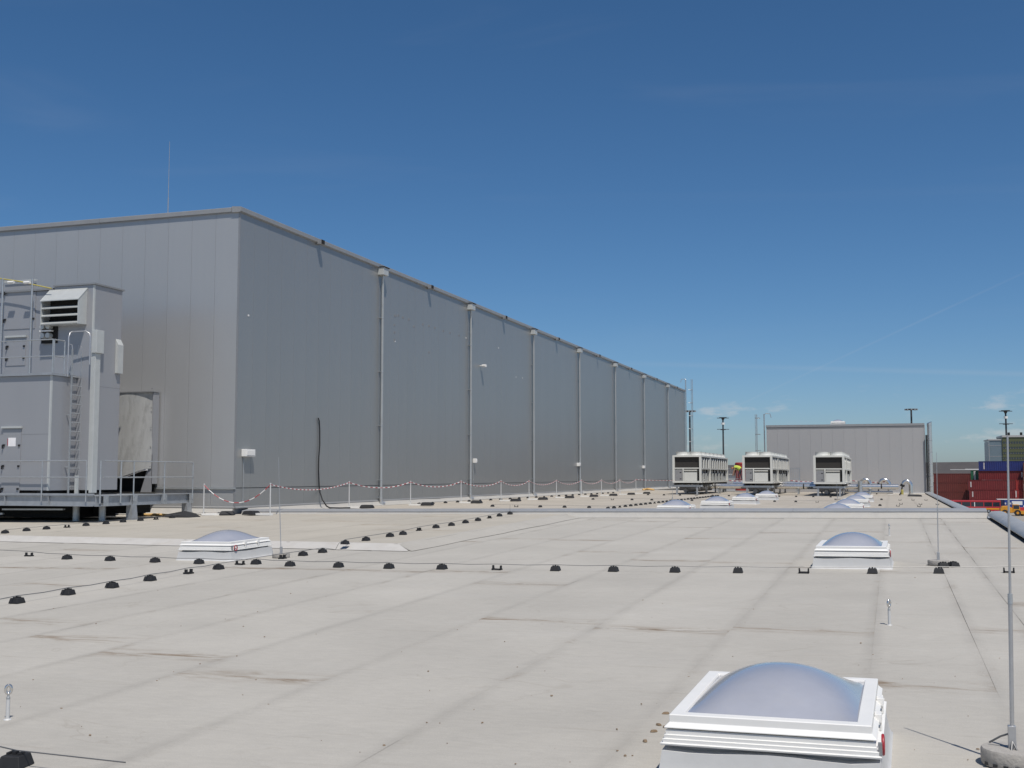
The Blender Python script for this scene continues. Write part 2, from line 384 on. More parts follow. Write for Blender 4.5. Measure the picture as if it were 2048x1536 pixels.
# raised area in front of the hall gable
b = MB(); ex = [(-38+1.5*k) for k in range(20)]; ex = [x for x in ex if x < BP1[0]-.3]+[BP1[0]-.3]
for i in range(len(ex)-1):
    for j in range(6):
        y = lambda x, t: yB(x)+.3+(PY-.03-yB(x)-.3)*t/6
        b.face([(ex[i], y(ex[i], j), zB(ex[i], y(ex[i], j))-.004), (ex[i+1], y(ex[i+1], j), zB(ex[i+1], y(ex[i+1], j))-.004), (ex[i+1], y(ex[i+1], j+1), zB(ex[i+1], y(ex[i+1], j+1))-.004), (ex[i], y(ex[i], j+1), zB(ex[i], y(ex[i], j+1))-.004)])
roofB = struct(b.build('raised_roof', M_deck))
XB = [BP1[0]-.3-1.45*k for k in range(20)]
for i in range(len(XB)-1):
    x1, x0 = XB[i], XB[i+1]; y = max(yB(x0), yB(x1))+.3; yend = PY-.05
    while y < yend:
        y1 = min(yend, y+random.choice((4.5, 6.5, 8.0)))
        if yend-y1 < 1: y1 = yend
        sheet(x0, x1, y, y1, zB, M_roofB, roofB, .0); y = y1
M_flash_lit = mat('edge_flashing', (.50, .48, .445), .75, var=.08, scale=2, bump=.4, bscale=7, dirt=.3, dirtcol=(.32, .26, .18))  # paler than the roof: sunlight on the front ramp put into the colour
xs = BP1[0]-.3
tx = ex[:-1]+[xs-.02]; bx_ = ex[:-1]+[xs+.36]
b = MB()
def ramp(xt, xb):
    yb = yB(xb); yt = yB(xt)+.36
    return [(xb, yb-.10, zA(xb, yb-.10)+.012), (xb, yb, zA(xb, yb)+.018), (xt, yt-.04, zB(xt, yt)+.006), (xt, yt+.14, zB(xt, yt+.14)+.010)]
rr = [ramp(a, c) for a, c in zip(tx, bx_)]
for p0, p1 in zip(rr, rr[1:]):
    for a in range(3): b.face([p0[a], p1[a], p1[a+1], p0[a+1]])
b.build('edge_flashing', M_flash_lit, roofB, smooth=50)
b = MB(); yy = [(yB(xs)+.34)+(PY-.06-yB(xs)-.34)*k/12 for k in range(13)]; rs_ = []
for k, y in enumerate(yy):
    w1 = .03*math.sin(k*1.7) if 0 < k < 12 else 0
    yb = yB(xs) if k == 0 else y
    rs_.append([(xs-.16, y, zB(xs, y)+.009), (xs-.02, y-(.02 if k == 0 else 0), zB(xs, y)+.006), (xs+.36+w1, yb, zA(xs+.36, yb)+.017), (xs+.46+w1, yb-(.1 if k == 0 else 0), zA(xs+.46, yb)+.011)])
for p0, p1 in zip(rs_, rs_[1:]):
    for a in range(3): b.face([p0[a], p0[a+1], p1[a+1], p1[a]])
b.build('edge_flashing', M_roof, roofB, smooth=60)
# roof beyond the cross parapet
roofC = deck('far_roof', HX-.3, RE, PY+.4, 109, zC, .02, GZ+.01)
XC = [RE-1.45*k for k in range(18)]
for i in range(len(XC)-1):
    x1, x0 = XC[i], max(XC[i+1], HX); y = PY+.42
    while y < 103.4:
        y1 = min(103.4, y+random.choice((8., 11., 14.)))
        if 103.4-y1 < 3: y1 = 103.4
        sheet(x0, x1, y, y1, zC, M_roofC, roofC, .0); y = y1

# ------------------------------------------------------------------ parapets
t = thing('cross_parapet', 'low membrane-clad parapet with grey metal coping crossing the roof', 'parapet', (HX+.2, PY, zB(HX, PY)))
X0, X1 = HX+.12, RE-.05
def zpar(x): return zA(x, PY)
segs = 9
for k in range(segs):
    a = X0+(X1-X0)*k/segs; c = X0+(X1-X0)*(k+1)/segs-.006
    b = MB()
    for s in range(3):
        xa = a+(c-a)*s/3; xb = a+(c-a)*(s+1)/3
        r = lambda x: [(x-t.location.x, y, z+zpar(x)-t.location.z) for y, z in ((-.022, .178), (-.022, .222), (-.012, .23), (.44, .285), (.47, .28), (.47, .17))]
        b.rings([r(xa), r(xb)])
    b.build('coping', M_copl, t, smooth=30)
b = MB(); nn = 40
rr = []
for k in range(nn+1):
    x = X0+(X1-X0)*k/nn; wv = .012*math.sin(k*1.3)+.01*math.sin(k*2.9)
    rr.append([(x-t.location.x, y, z+zpar(x)-t.location.z) for y, z in ((-.24, .012), (-.13+wv*.5, .035), (-.06+wv*.4, .10), (-.005, .19), (.4, .19), (.4, -.25), (-.2, -.2))])
b.rings(rr); b.build('upstand', M_upstand, t, smooth=50)

def edge_coping(name, label, y0, y1, zf, n, k_):
    t = thing(name, label, 'parapet', (RE, y0, zf(RE, y0)))
    for k in range(n):
        a = y0+(y1-y0)*k/n; c = y0+(y1-y0)*(k+1)/n-.008
        prof = [(.04, -.02), (.04, .10), (-.03, .12), (-.05, .17), (-.03, .25), (.04, .325), (.15, .37), (.27, .375), (.38, .34), (.46, .26), (.48, .16), (.48, -.02)]
        b = MB()
        b.rings([[(u, y-y0, zf(RE, y)+v*k_-t.location.z) for u, v in prof] for y in (a, (a+c)/2, c)])
        b.build('coping', M_edge, t, smooth=35)
    b = MB()
    b.rings([[(u, y-y0, zf(RE, y)+v-t.location.z) for u, v in ((-.06, .008), (.05, .02), (.05, .05), (.40, .05), (.40, GZ-zf(RE, y)+.02), (.12, GZ-zf(RE, y)+.02), (.12, -.1))] for y in (y0, (y0+y1)/2, y1)])
    b.build('upstand', M_black, t)
    return t
edge_coping('edge_parapet', 'rounded grey metal coping along the roof edge beside the near lightning rod', -5, PY-.02, zA, 13, .58)
edge_coping('edge_parapet', 'rounded grey metal coping along the roof edge leading to the far grey block', PY+.48, 102.9, zC, 20, .42)

# ------------------------------------------------------------------ high hall
HB = -1.10            # base of cladding; HT = underside of eave
HT = 9.43
hall = thing('high_hall', 'tall windowless silver clad hall with downpipes on its long wall', 'building', (HX, HY, zB(HX, HY)))
def hp(x, y, z): return (x-HX, y-HY, z-hall.location.z)
def hbox(x0, x1, y0, y1, z0, z1):
    m = MB(); m.box(*[v for p in zip(hp(x0, y0, z0), hp(x1, y1, z1)) for v in p]); return m
hbox(-62, HX-.06, HY+.06, HY2-.06, -1.6, HT+.1).build('core', M_joint, hall)
hbox(-61.9, HX-.1, HY+.12, HY2-.1, HT+.11, HT+.20).build('flat_roof', M_deck, hall)
PW = 1.0
npan = int(round((HY2-HY)/PW)); w_ = (HY2-HY)/npan
JZ = HB+.66
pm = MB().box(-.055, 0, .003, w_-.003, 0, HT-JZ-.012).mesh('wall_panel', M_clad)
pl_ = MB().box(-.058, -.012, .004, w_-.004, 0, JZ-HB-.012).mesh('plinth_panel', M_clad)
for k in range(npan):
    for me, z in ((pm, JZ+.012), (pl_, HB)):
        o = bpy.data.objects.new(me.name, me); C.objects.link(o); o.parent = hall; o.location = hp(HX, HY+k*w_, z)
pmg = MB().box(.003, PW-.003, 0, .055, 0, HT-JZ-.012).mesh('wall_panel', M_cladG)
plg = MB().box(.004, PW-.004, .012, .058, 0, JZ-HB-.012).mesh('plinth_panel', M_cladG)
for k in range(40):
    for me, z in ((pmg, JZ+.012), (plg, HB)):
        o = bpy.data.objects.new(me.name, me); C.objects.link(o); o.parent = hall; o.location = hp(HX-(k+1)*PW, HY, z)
# corner trim, eaves, base flashing
m = MB(); m.prism([(-.06, -.008), (.008, -.008), (.008, .05), (.001, .05), (.001, -.001), (-.06, -.001)], lambda a, c: (a, c, HB-hall.location.z), lambda a, c: (a, c, HT-hall.location.z)); m.build('corner_trim', M_trim, hall)
def eave(name, prof, p0, p1, ax):
    m = MB(); zz = -hall.location.z
    if ax == 'y': m.prism(prof, lambda a, c: (a, p0, c+zz), lambda a, c: (a, p1, c+zz))
    else: m.prism([(-a, c) for a, c in prof], lambda a, c: (p0, a, c+zz), lambda a, c: (p1, a, c+zz))
    return m.build(name, M_coping, hall)
ep = [(-.05, HT), (.05, HT), (.05, HT+.02), (.085, HT+.03), (.085, HT+.175), (.07, HT+.19), (-.3, HT+.22), (-.3, HT)]
for k in range(16): eave('eave_coping', ep, (HY2-HY)*k/16-(.09 if k == 0 else 0), (HY2-HY)*(k+1)/16-.008, 'y')
for k in range(7): eave('eave_coping', ep, -6*k-.32 if k == 0 else -6*k, -6*(k+1)+.008, 'x')
fp = [(-.05, HB+.01), (.0, HB+.01), (.045, HB-.02), (.045, HB-.055), (.03, HB-.055), (-.05, HB-.02)]
eave('base_flashing', fp, 0, HY2-HY, 'y'); eave('base_flashing', fp, 0, -40, 'x')
# membrane upstand at the foot of the long wall and of the gable
m = MB(); rr = []
for k in range(81):
    y = PY+.5+(HY2-.5-PY-.5)*k/80; q = .02*math.sin(k*1.9)+.015*math.sin(k*.7)
    rr.append([(u, y-HY, zz-hall.location.z) for u, zz in ((-.06, HB-.03), (.04+q*.3, HB-.06), (.09+q, -1.24), (.24+q, -1.30), (.36+q, zC(HX+.4, y)+.012), (-.06, -1.45))])
m.rings(rr); m.build('wall_upstand', M_upstand, hall, smooth=60)
m = MB(); rr = []
for k in range(41):
    x = HX-.05-36*k/40; q = .02*math.sin(k*2.1)
    rr.append([(x-HX, v, zz-hall.location.z) for v, zz in ((.06, HB-.03), (-.05+q*.3, HB-.07), (-.10+q, zB(x, HY)+.12), (-.30+q, zB(x, HY)+.015), (.06, zB(x, HY)-.2))])
m.rings(rr); m.build('wall_upstand', M_upstand, hall, smooth=60)
# ledge rail low on the gable
m = MB(); m.box(-4.2, .03, -.05, -.012, JZ-hall.location.z-.04, JZ-hall.location.z+.01); m.build('ledge_rail', M_pipe, hall)

# fixing holes and stubs left on the long wall
for px, py in ((790, 632), (792, 631), (797, 631), (806, 635), (818, 639), (846, 649), (858, 652), (870, 656), (887, 662), (900, 666), (918, 671), (789, 650), (789, 665), (789, 680), (858, 705), (828, 653)):
    p = atX(px, py, HX+.002); MB().box(-.004, .01, -.06, .06, -.05, .05).build('fixing_plate', M_joint, hall, hp(*p))
for px, py in ((497, 631), (790, 683), (997, 696), (932, 676), (1032, 754), (1045, 756)):
    p = atX(px, py, HX+.002); MB().box(-.004, .014, -.035, .035, -.03, .03).build('fixing_cap', M_white, hall, hp(*p))

# downpipes
def downpipe_proto():
    t = thing('downpipe', '', 'downpipe', (HX, HY, 0))
    z0 = HB-.16; hz = HT+.02
    m = MB()                                            # hopper with a lip
    m.rings([[(u, v, z) for u, v in ((.0, -.26), (.30, -.26), (.30, .26), (.0, .26))] for z in (hz-.34, hz+.0)])
    m.build('hopper', M_ahul, t, bevel=.01)
    m = MB()
    m.rings([[(u, v, z) for u, v in ((.0, -.29), (.34, -.29), (.34, .29), (.0, .29))] for z in (hz+.002, hz+.035)]); m.build('hopper_rim', M_dark, t)
    m = MB(); m.tube([(.16, -.02, hz-.36), (.16, -.02, hz-.48), (.13, .0, hz-.62), (.13, .0, z0)], .062, 12); m.build('pipe', M_pipe, t, smooth=50)
    m = MB(); m.tube([(.05, .17, hz-.75), (.05, .17, HB-.02)], .016, 6); m.build('conductor', M_galv, t, smooth=50)
    for z in [hz-2.3-2.45*k for k in range(4)]+[HB+.1]:
        m = MB(); m.cyl((.13, 0, z-.02), (.13, 0, z+.02), .072, 12); m.box(.0, .10, -.10, .20, z-.012, z+.012); m.build('bracket', M_galv, t)
    m = MB(); m.tube([(.13, 0, HB+.08), (.13, 0, HB-.02), (.17, .05, HB-.12), (.27, .14, HB-.15)], .075, 12); m.build('shoe', M_rod, t, smooth=50)
    m = MB(); m.cyl((.18, 0, zC(HX, 60)+.03), (.18, 0, HB-.1), .1, 12); m.build('floor_outlet', M_galvd, t, smooth=50)
    return t
dp = downpipe_proto(); dps = [763.5, 941.5, 1067.5, 1159.5, 1231, 1288.5, 1336]
ordn = ['first', 'second', 'third', 'fourth', 'fifth', 'sixth', 'seventh']
for i, px in enumerate(dps):
    p = atX(px, 800, HX+.13)
    o = dp if i == 0 else dup(dp, (0, 0, 0))
    o.location = (HX, p.y, 0)
    tag(o, 'zinc downpipe with box hopper on the silver wall, %s from the gable corner' % ordn[i], 'downpipe', 'downpipes on the hall wall')
# overflow spouts below the eave
sp = None
for i, px in enumerate((639, 859, 1008, 1114, 1196, 1260, 1311, 1352)):
    p = atX(px, 485+(px-639)*.405, HX+.1)
    if sp is None:
        sp = thing('overflow_spout', '', 'spout'); 
        m = MB(); m.box(-.02, .20, -.13, .13, -.09, .09); m.build('spout_box', M_trim, sp)
        m = MB(); m.box(.201, .235, -.11, .11, -.085, .075); m.build('mouth', M_dark, sp)
        o = sp
    else: o = dup(sp, (0, 0, 0))
    o.location = (HX+.05, p.y, HT+.04)
    tag(o, 'short dark overflow spout under the eave, %s from the gable corner' % (ordn+['eighth'])[i], 'spout', 'overflow spouts under the eave')
# wall boxes
def wallbox(px, py, w_, h_, label, cable):
    p = atX(px, py, HX+.02); t = thing('wall_box', label, 'wall box', (HX, p.y, p.z))
    m = MB(); m.box(.0, .20, -w_/2, w_/2, -h_/2, h_/2); m.build('housing', M_white, t, bevel=.012)
    if cable: m = MB(); m.tube([(.02, -w_*.3, -h_/2), (.02, -w_*.3, cable)], .012, 6); m.build('conduit', M_galv, t)
    m = MB(); m.box(.201, .215, -w_*.42, w_*.42, -h_*.3, h_*.3); m.build('cover', M_white, t)
wallbox(493, 906, .62, .26, 'wide white lamp box on the wall near the gable corner', -1.75)
wallbox(947.5, 921.5, .16, .24, 'small white box on the wall right after the second downpipe', -1.3)
wallbox(1155.5, 929, .42, .24, 'white box on the wall just before the fourth downpipe', -1.3)
wallbox(1286, 934, .44, .26, 'white box on the wall just before the sixth downpipe', -1.3)
p = atX(960, 731.5, HX); t = thing('wall_camera', 'tiny white camera bracketed high on the silver wall', 'camera', (HX, p.y, p.z))
MB().box(0, .30, -.03, .03, -.02, .02).build('arm', M_white, t); MB().box(.1, .34, .0, .2, -.07, .07).build('housing', M_white, t, bevel=.01); MB().box(.12, .33, .201, .215, -.05, .05).build('lens', M_dark, t)
# black cable hanging down the wall
pts = [(636.5, 836), (638.5, 842), (639.5, 860), (639.5, 890), (637.5, 915), (637, 940), (638, 965), (640, 985), (645, 1000), (653, 1012), (659, 1015.5)]
q = [atX(x, y, HX+.05+(.25 if i > 7 else 0)+(.15 if i > 8 else 0)) for i, (x, y) in enumerate(pts)]
e = Vector((HX+.75, q[-1].y+.3, zC(HX, 40)+.03)); q.append(e); q.append(e+Vector((.4, 1.0, -.005))); q.append(e+Vector((.3, 2.4, -.005)))
m = MB(); m.tube([v-q[0] for v in q], .028, 8); tag(m.build('hanging_cable', M_black, None, q[0], smooth=60), 'thick black cable hanging down the silver wall to the roof', 'cable')
# lightning rod on the hall roof
p = atY(336, 421, HY+3); top = atY(337.5, 283, HY+3)
t = thing('lightning_rod', 'thin tall lightning rod standing on the hall roof', 'lightning rod', (p.x, p.y, HT+.25))
m = MB(); m.cyl((0, 0, .1), (0, 0, 1.4), .022, 8); m.cyl((0, 0, 1.4), (0, 0, top.z-HT-.25), .014, 8, .008); m.build('rod', M_rod, t)
m = MB(); m.lathe([(.2, 0), (.2, .1), (.15, .12)], 14); m.build('base', M_conc, t)

# caged ladders
def cage_ladder(name, label, x, y, z0, z1, zroof, side, hoops=True):
    t = thing(name, label, 'ladder', (x, y, z0))
    H = z1-z0
    for s in (-.22, .22):
        m = MB(); m.tube([(0, s, 0), (0, s, H-.15), (0.0, s*1.2, H)], .03, 6); m.build('stile', M_galv, t)
    m = MB(); k = .3
    while k < H-.9: m.cyl((0, -.22, k), (0, .22, k), .014, 6); k += .3
    m.build('rungs', M_galv, t)['kind'] = 'stuff'
    if hoops:
        hh = 2.2; hs = []
        while hh < H: hs.append(hh); hh += 1.45
        for h_ in hs:
            m = MB(); m.tube([(side*.36+side*.42*math.sin(a)-side*.36*0, .40*math.cos(a), h_) for a in [math.pi*(j/8) for j in range(9)]], .022, 5); m.build('hoop', M_galv, t)
        for a in (.25, .5, .75):
            m = MB(); m.cyl((side*.36+side*.42*math.sin(math.pi*a), .40*math.cos(math.pi*a), 2.2), (side*.36+side*.42*math.sin(math.pi*a), .40*math.cos(math.pi*a), H), .022, 5); m.build('cage_bar', M_galv, t)
    m = MB(); m.tube([(0, .22, H-.02), (-side*.12, .22, H+.08), (-side*.5, .22, H+.05), (-side*.6, .22, H-.3)], .03, 6); m.build('handrail', M_rod, t)
    return t
cage_ladder('caged_ladder', 'caged steel ladder rising past the far end of the silver hall', HX+.22, 127.2, zC(HX, 127), 10.75, HT, 1)
tl = cage_ladder('caged_ladder', 'caged steel ladder on the left end of the far grey block', -10.75, 103.6, zC(-10, 103), 5.45, 4.2, -1)

# ------------------------------------------------------------------ air handling plant on its platform (left)
PX = -23.5; PF = 29.75; DZ = -.62              # platform right edge, front edge, deck level
pf = thing('steel_platform', 'galvanised beam platform on short legs carrying the grey air handling unit', 'platform', (PX, PF, zB(PX, PF)))
q0 = pf.location
def pp(x, y, z): return (x-q0.x, y-q0.y, z-q0.z)
def ibeam(a, b_, zt, h_=.34, fl=.16):
    m = MB(); a = Vector(a); b_ = Vector(b_)
    for zc, th, w_ in ((zt-.012, .024, fl), (zt-h_/2, h_-.05, .018), (zt-h_+.012, .024, fl)):
        m.bar(Vector((a.x, a.y, zc)), Vector((b_.x, b_.y, zc)), w_, th)
    return m
def rel(m): m.v = [pp(*v) for v in m.v]; return m
rel(ibeam((-34, PF, 0), (PX-.05, PF, 0), DZ)).build('front_beam', M_galvd, pf)
rel(ibeam((PX, PF-.08, 0), (PX, 34.75, 0), DZ)).build('side_beam', M_galvd, pf)
rel(ibeam((-34, 33.2, 0), (PX-.1, 33.2, 0), DZ-.002)).build('rear_beam', M_galvd, pf)
for x in (-25.3, -27.0, -28.7, -30.4, -32.1): rel(MB().box(x-.012, x+.012, PF-.075, PF-.012, DZ-.31, DZ-.03)).build('stiffener', M_galvd, pf)
for y in (31.35, 33.0): rel(MB().box(PX+.012, PX+.075, y-.012, y+.012, DZ-.31, DZ-.03)).build('stiffener', M_galvd, pf)
for y in (30.05, 31.5, 33.1, 34.65): rel(MB().box(PX+.085, PX+.1, y-.12, y+.12, DZ-.34, DZ-.01)).build('splice_plate', M_galv, pf)
rel(MB().box(-34, PX-.09, PF+.09, 33.1, DZ-.05, DZ-.015)).build('grating', M_galvd, pf)
for x, y in ((PX, 31.45), (PX, 34.5), (PX-3.4, 33.3), (-29.5, 30.6), (-29.5, 33.2), (-33.5, 30.6)):
    zg = zB(x, y); m = MB()
    m.rings([[(x-.11, y-.12, z), (x+.11, y-.12, z), (x+.11, y+(.12 if z > DZ-.5 else .2), z), (x-.11, y+(.12 if z > DZ-.5 else .2), z)] for z in (zg, DZ-.34)])
    rel(m).build('leg', M_galvd, pf)
for x, y in ((-25.05, 30.7), (-24.2, 30.9)):
    zg = zB(x, y); m = MB(); m.cyl((x, y, zg), (x, y, DZ-.34), .11, 14); rel(m).build('pipe_stub', M_galv, pf, smooth=50)
# cable trays and small conduits hung below
rel(MB().bar((-27.6, 30.3, DZ-.48), (-25.2, 30.3, DZ-.46), .12, .05)).build('cable_tray', M_galv, pf)
rel(MB().bar((-28.2, 30.2, DZ-.62), (-27.5, 30.2, DZ-.62), .08, .06)).build('cable_tray', M_galv, pf)
rel(MB().box(-34, -25.3, 30.9, 33.0, zB(-28, 31)+.12, DZ-.36)).build('shade_box', M_dark, pf)  # black box added below the deck to deepen the shadow there
rel(MB().box(-25.2, -23.9, 31.7, 33.0, zB(-28, 31)+.25, DZ-.36)).build('shade_box', M_dark, pf)  # smaller black box, also added to darken the shade under the deck
# guard rail
def rail(a, b_, n, z0, h_, posts=True):
    a = Vector(a); b_ = Vector(b_)
    for hz in (h_, h_*.52):
        m = MB(); m.cyl((a.x, a.y, z0+hz), (b_.x, b_.y, z0+hz), .021, 8); rel(m).build('rail', M_galv, pf, smooth=50)
    if posts:
        for k in range(n+1):
            c = a.lerp(b_, k/n); m = MB(); m.cyl((c.x, c.y, z0-.2), (c.x, c.y, z0+h_), .022, 8); rel(m).build('rail_post', M_galv, pf, smooth=50)
rail((-34, PF-.1, 0), (PX-.35, PF-.1, 0), 6, DZ, 1.08)
rail((PX+.1, PF+.15, 0), (PX+.1, 31.4, 0), 1, DZ, 1.08, False)
rail((PX+.1, 31.4, 0), (PX+.1, 34.7, 0), 2, DZ, 1.08)
for y in (PF, 30.75): m = MB(); m.cyl((PX+.1, y, DZ-.25), (PX+.1, y, DZ+1.08), .026, 8); rel(m).build('rail_post', M_galv, pf, smooth=50)
rel(MB().box(-34, PX-.05, PF-.09, PF-.075, DZ+.003, DZ+.06)).build('toe_board', M_galvd, pf)

TX = -25.0; TY = 31.2; TB = 32.66; TW = -26.62; TT = atY(180, 567, TY).z
LY = 29.98; LX = atY(100, 850, 29.98).x; LT = 3.22
ah = thing('air_handling_unit', 'large grey panelled air handling unit with louvre hood on the platform', 'air handler', (TX, TY, DZ))
q1 = ah.location
def ap(x, y, z): return (x-q1.x, y-q1.y, z-q1.z)
def rla(m): m.v = [ap(*v) for v in m.v]; return m
bz = DZ+.14
rla(MB().box(TW, TX, TY, TB, bz, TT-.04)).build('tower_housing', M_ahu, ah, bevel=.012)
rla(MB().box(TW-.02, TX+.05, TY-.05, TB+.06, TT-.04, TT+.015)).build('tower_roof', M_trim, ah)
rla(MB().box(-34, LX, LY, TY-.004, bz, LT)).build('lower_housing', M_ahu, ah, bevel=.012)
rla(MB().box(-34, LX+.06, LY-.08, TY-.006, LT+.002, LT+.08)).build('walkway_deck', M_galvd, ah)
rla(MB().box(-34, TW-.006, TY+.05, TB, LT+.10, TT-.14)).build('upper_housing', M_ahu, ah, bevel=.012)
rla(MB().box(-34, TW-.03, TY-.02, TB+.05, TT-.135, TT-.07)).build('upper_roof', M_trim, ah)
rla(MB().box(LX-.05, LX+.004, LY-.004, LY+.06, bz, LT)).build('corner_profile', M_ahul, ah)
rla(MB().box(TX-.05, TX+.004, TY-.004, TY+.06, bz, TT-.05)).build('corner_profile', M_ahul, ah)
rla(MB().box(TX-.34, TX-.26, LY+.95, LY+1.05, DZ, DZ+.62)).build('pipe_stub', M_ahul, ah)
for x0, x1, z in ((-34, LX+.003, 1.32),): rla(MB().box(x0, x1, LY-.003, LY, z, z+.012)).build('panel_joint', M_joint, ah)
rla(MB().box(TX+.0, TX+.003, TY+.06, TB, 2.05+.9, 2.06+.9)).build('panel_joint', M_joint, ah)
for x in (-27.95, -30.2): rla(MB().box(x-.006, x+.006, LY-.003, LY, bz, LT)).build('panel_joint', M_joint, ah)
# supports below the housing
for x in (-33, -30.5, -28, -26): rla(MB().box(x-.1, x+.1, LY+.1, TB, DZ-.01, bz)).build('skid', M_black, ah)
# access door with handles, drip ledge and notice
def door(cx, zc, w_, h_, y, hs):
    d = rla(MB().box(cx-w_/2, cx+w_/2, y-.02, y-.002, zc-h_/2, zc+h_/2)).build('door', M_ahu, ah)
    rla(MB().box(cx-w_/2-.04, cx+w_/2+.04, y-.08, y-.003, zc+h_/2+.06, zc+h_/2+.12)).build('drip_ledge', M_ahul, ah)
    for sx, lst in ((-1, hs), (1, hs)):
        for hz in lst:
            m = MB()
            if sx < 0: m.box(cx-w_/2+.02, cx-w_/2+.09, y-.06, y-.021, zc+hz-.02, zc+hz+.04); m.box(cx-w_/2+.01, cx-w_/2+.05, y-.08, y-.05, zc+hz-.10, zc+hz+.02)
            else: m.box(cx+w_/2-.09, cx+w_/2-.02, y-.05, y-.021, zc+hz-.03, zc+hz+.03)
            rla(m).build('handle', M_black, d)
    return d
dc = atY(23, 925, LY)
d = door(dc.x, dc.z, .72, 2.1, LY, (.55, -.12, -.85))
s = rla(MB().box(dc.x-.14, dc.x+.16, LY-.026, LY-.022, dc.z+.52, dc.z+.80)).build('notice', M_paper, d)
rla(MB().box(dc.x-.17, dc.x-.14, LY-.027, LY-.023, dc.z+.55, dc.z+.77)).build('notice_edge', M_red, s)
for cx in (atY(38, 620, TY).x,): door(cx, (TT+LT)/2+.95, 1.3, 1.55, TY+.05, (.5, -.45))
for cx in (atY(30, 710, TY).x,): door(cx, LT+.95, .8, .9, TY+.05, (.2, -.2))
# louvre hood
hx0, hx1 = atY(99, 620, TY).x, atY(174, 620, TY).x; hz0, hz1 = atY(110, 652, TY).z, atY(110, 580, TY).z
dpn = .42; hg = hz1-hz0
m = MB()
for x in (hx0, hx1-.03):
    m.prism([(0, hz0), (-dpn, hz0-.02), (-dpn, hz1-.42), (0, hz1)], lambda a, c: (x, TY+a-.004, c), lambda a, c: (x+.03, TY+a-.004, c))
hood = rla(m).build('hood_cheeks', M_ahul, ah)
m = MB(); m.prism([(0, hz1+.01), (-dpn-.03, hz1-.42), (-dpn-.03, hz1-.45), (0, hz1-.03)], lambda a, c: (hx0-.01, TY+a-.004, c), lambda a, c: (hx1+.01, TY+a-.004, c)); rla(m).build('hood_cover', M_ahul, hood)
for k in range(3):
    zz = hz1-.45-(hg-.45)/3*(k+1)
    m = MB(); m.prism([(-dpn, zz), (-dpn+.02, zz-.004), (-dpn+.13, zz+.09), (-dpn+.12, zz+.10), (-dpn-.005, zz+.03)], lambda a, c: (hx0+.03, TY+a, c), lambda a, c: (hx1-.03, TY+a, c)); rla(m).build('slat', M_ahul, hood)
rla(MB().box(hx0+.04, hx1-.04, TY-.012, TY-.004, hz0+.05, hz1-.35)).build('louvre_void', M_dark, hood)
m = MB(); m.box(hx0+.03, hx1-.03, TY-dpn+.02, TY-.004, hz0-.012, hz0+.0); rla(m).build('hood_floor', M_ahul, hood)
# square duct with head box down the tower's side
rla(MB().box(TX+.004, TX+.13, TY-.01, TY+.25, DZ+.05, atY(190, 706, TY).z)).build('vertical_duct', M_ahul, ah, bevel=.01)
rla(MB().box(TX+.004, TX+.20, TY-.06, TY+.32, atY(190, 706, TY).z, atY(190, 660, TY).z)).build('head_box', M_ahul, ah, bevel=.01)
# small side hood at the tower's back edge
m = MB(); za, zb = atY(237, 748, TB).z, atY(237, 680, TB).z
m.prism([(0, za), (.11, za), (.11, zb-.2), (0, zb)], lambda a, c: (TX+a+.004, TB-.30, c), lambda a, c: (TX+a+.004, TB-.02, c)); rla(m).build('side_hood', M_ahul, ah)
# control valves in the dark corner below the upper housing
vx = atY(96, 680, TY).x
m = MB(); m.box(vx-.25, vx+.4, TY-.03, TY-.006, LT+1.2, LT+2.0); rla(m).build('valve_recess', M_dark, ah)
for kx, kz in ((-.12, 1.75), (.12, 1.75), (-.1, 1.45), (.12, 1.45)):
    m = MB(); m.cyl((vx+kx+.03, TY-.05, LT+kz), (vx+kx+.03, TY-.22, LT+kz), .09, 10); rla(m).build('valve', M_ahul, ah, smooth=50)
rla(MB().box(vx-.2, vx+.28, TY-.2, TY-.08, LT+1.58, LT+1.63)).build('valve_shelf', M_white, ah)
# roof-walkway railing
def raila(a, b_, n, z0, h_):
    a = Vector(a); b_ = Vector(b_)
    for hz in (h_, h_*.5):
        m = MB(); m.cyl((a.x, a.y, z0+hz), (b_.x, b_.y, z0+hz), .021, 8); rla(m).build('walkway_rail', M_galv, ah, smooth=50)
    for k in range(n+1):
        c = a.lerp(b_, k/n); m = MB(); m.cyl((c.x, c.y, z0), (c.x, c.y, z0+h_), .022, 8); rla(m).build('walkway_post', M_galv, ah, smooth=50)
raila((-32.4, LY, 0), (LX+.02, LY, 0), 3, LT+.08, 1.08); raila((LX+.02, LY+.06, 0), (LX+.02, LY+.55, 0), 1, LT+.08, 1.08)
hp0 = ap(LX+.1, LY+.8, LT)
m = MB(); hx = LX+.08
m.tube([(hx, LY+.65, LT), (hx, LY+.65, LT+1.3), (hx, LY+.72, LT+1.45), (hx, LY+.82, LT+1.5), (hx+.5, LY+.86, LT+1.5), (hx+.62, LY+.9, LT+1.42), (hx+.65, LY+.9, LT+1.3), (hx+.65, LY+.9, LT+.4)], .025, 8); rla(m).build('grab_rail', M_rod, ah, smooth=60)
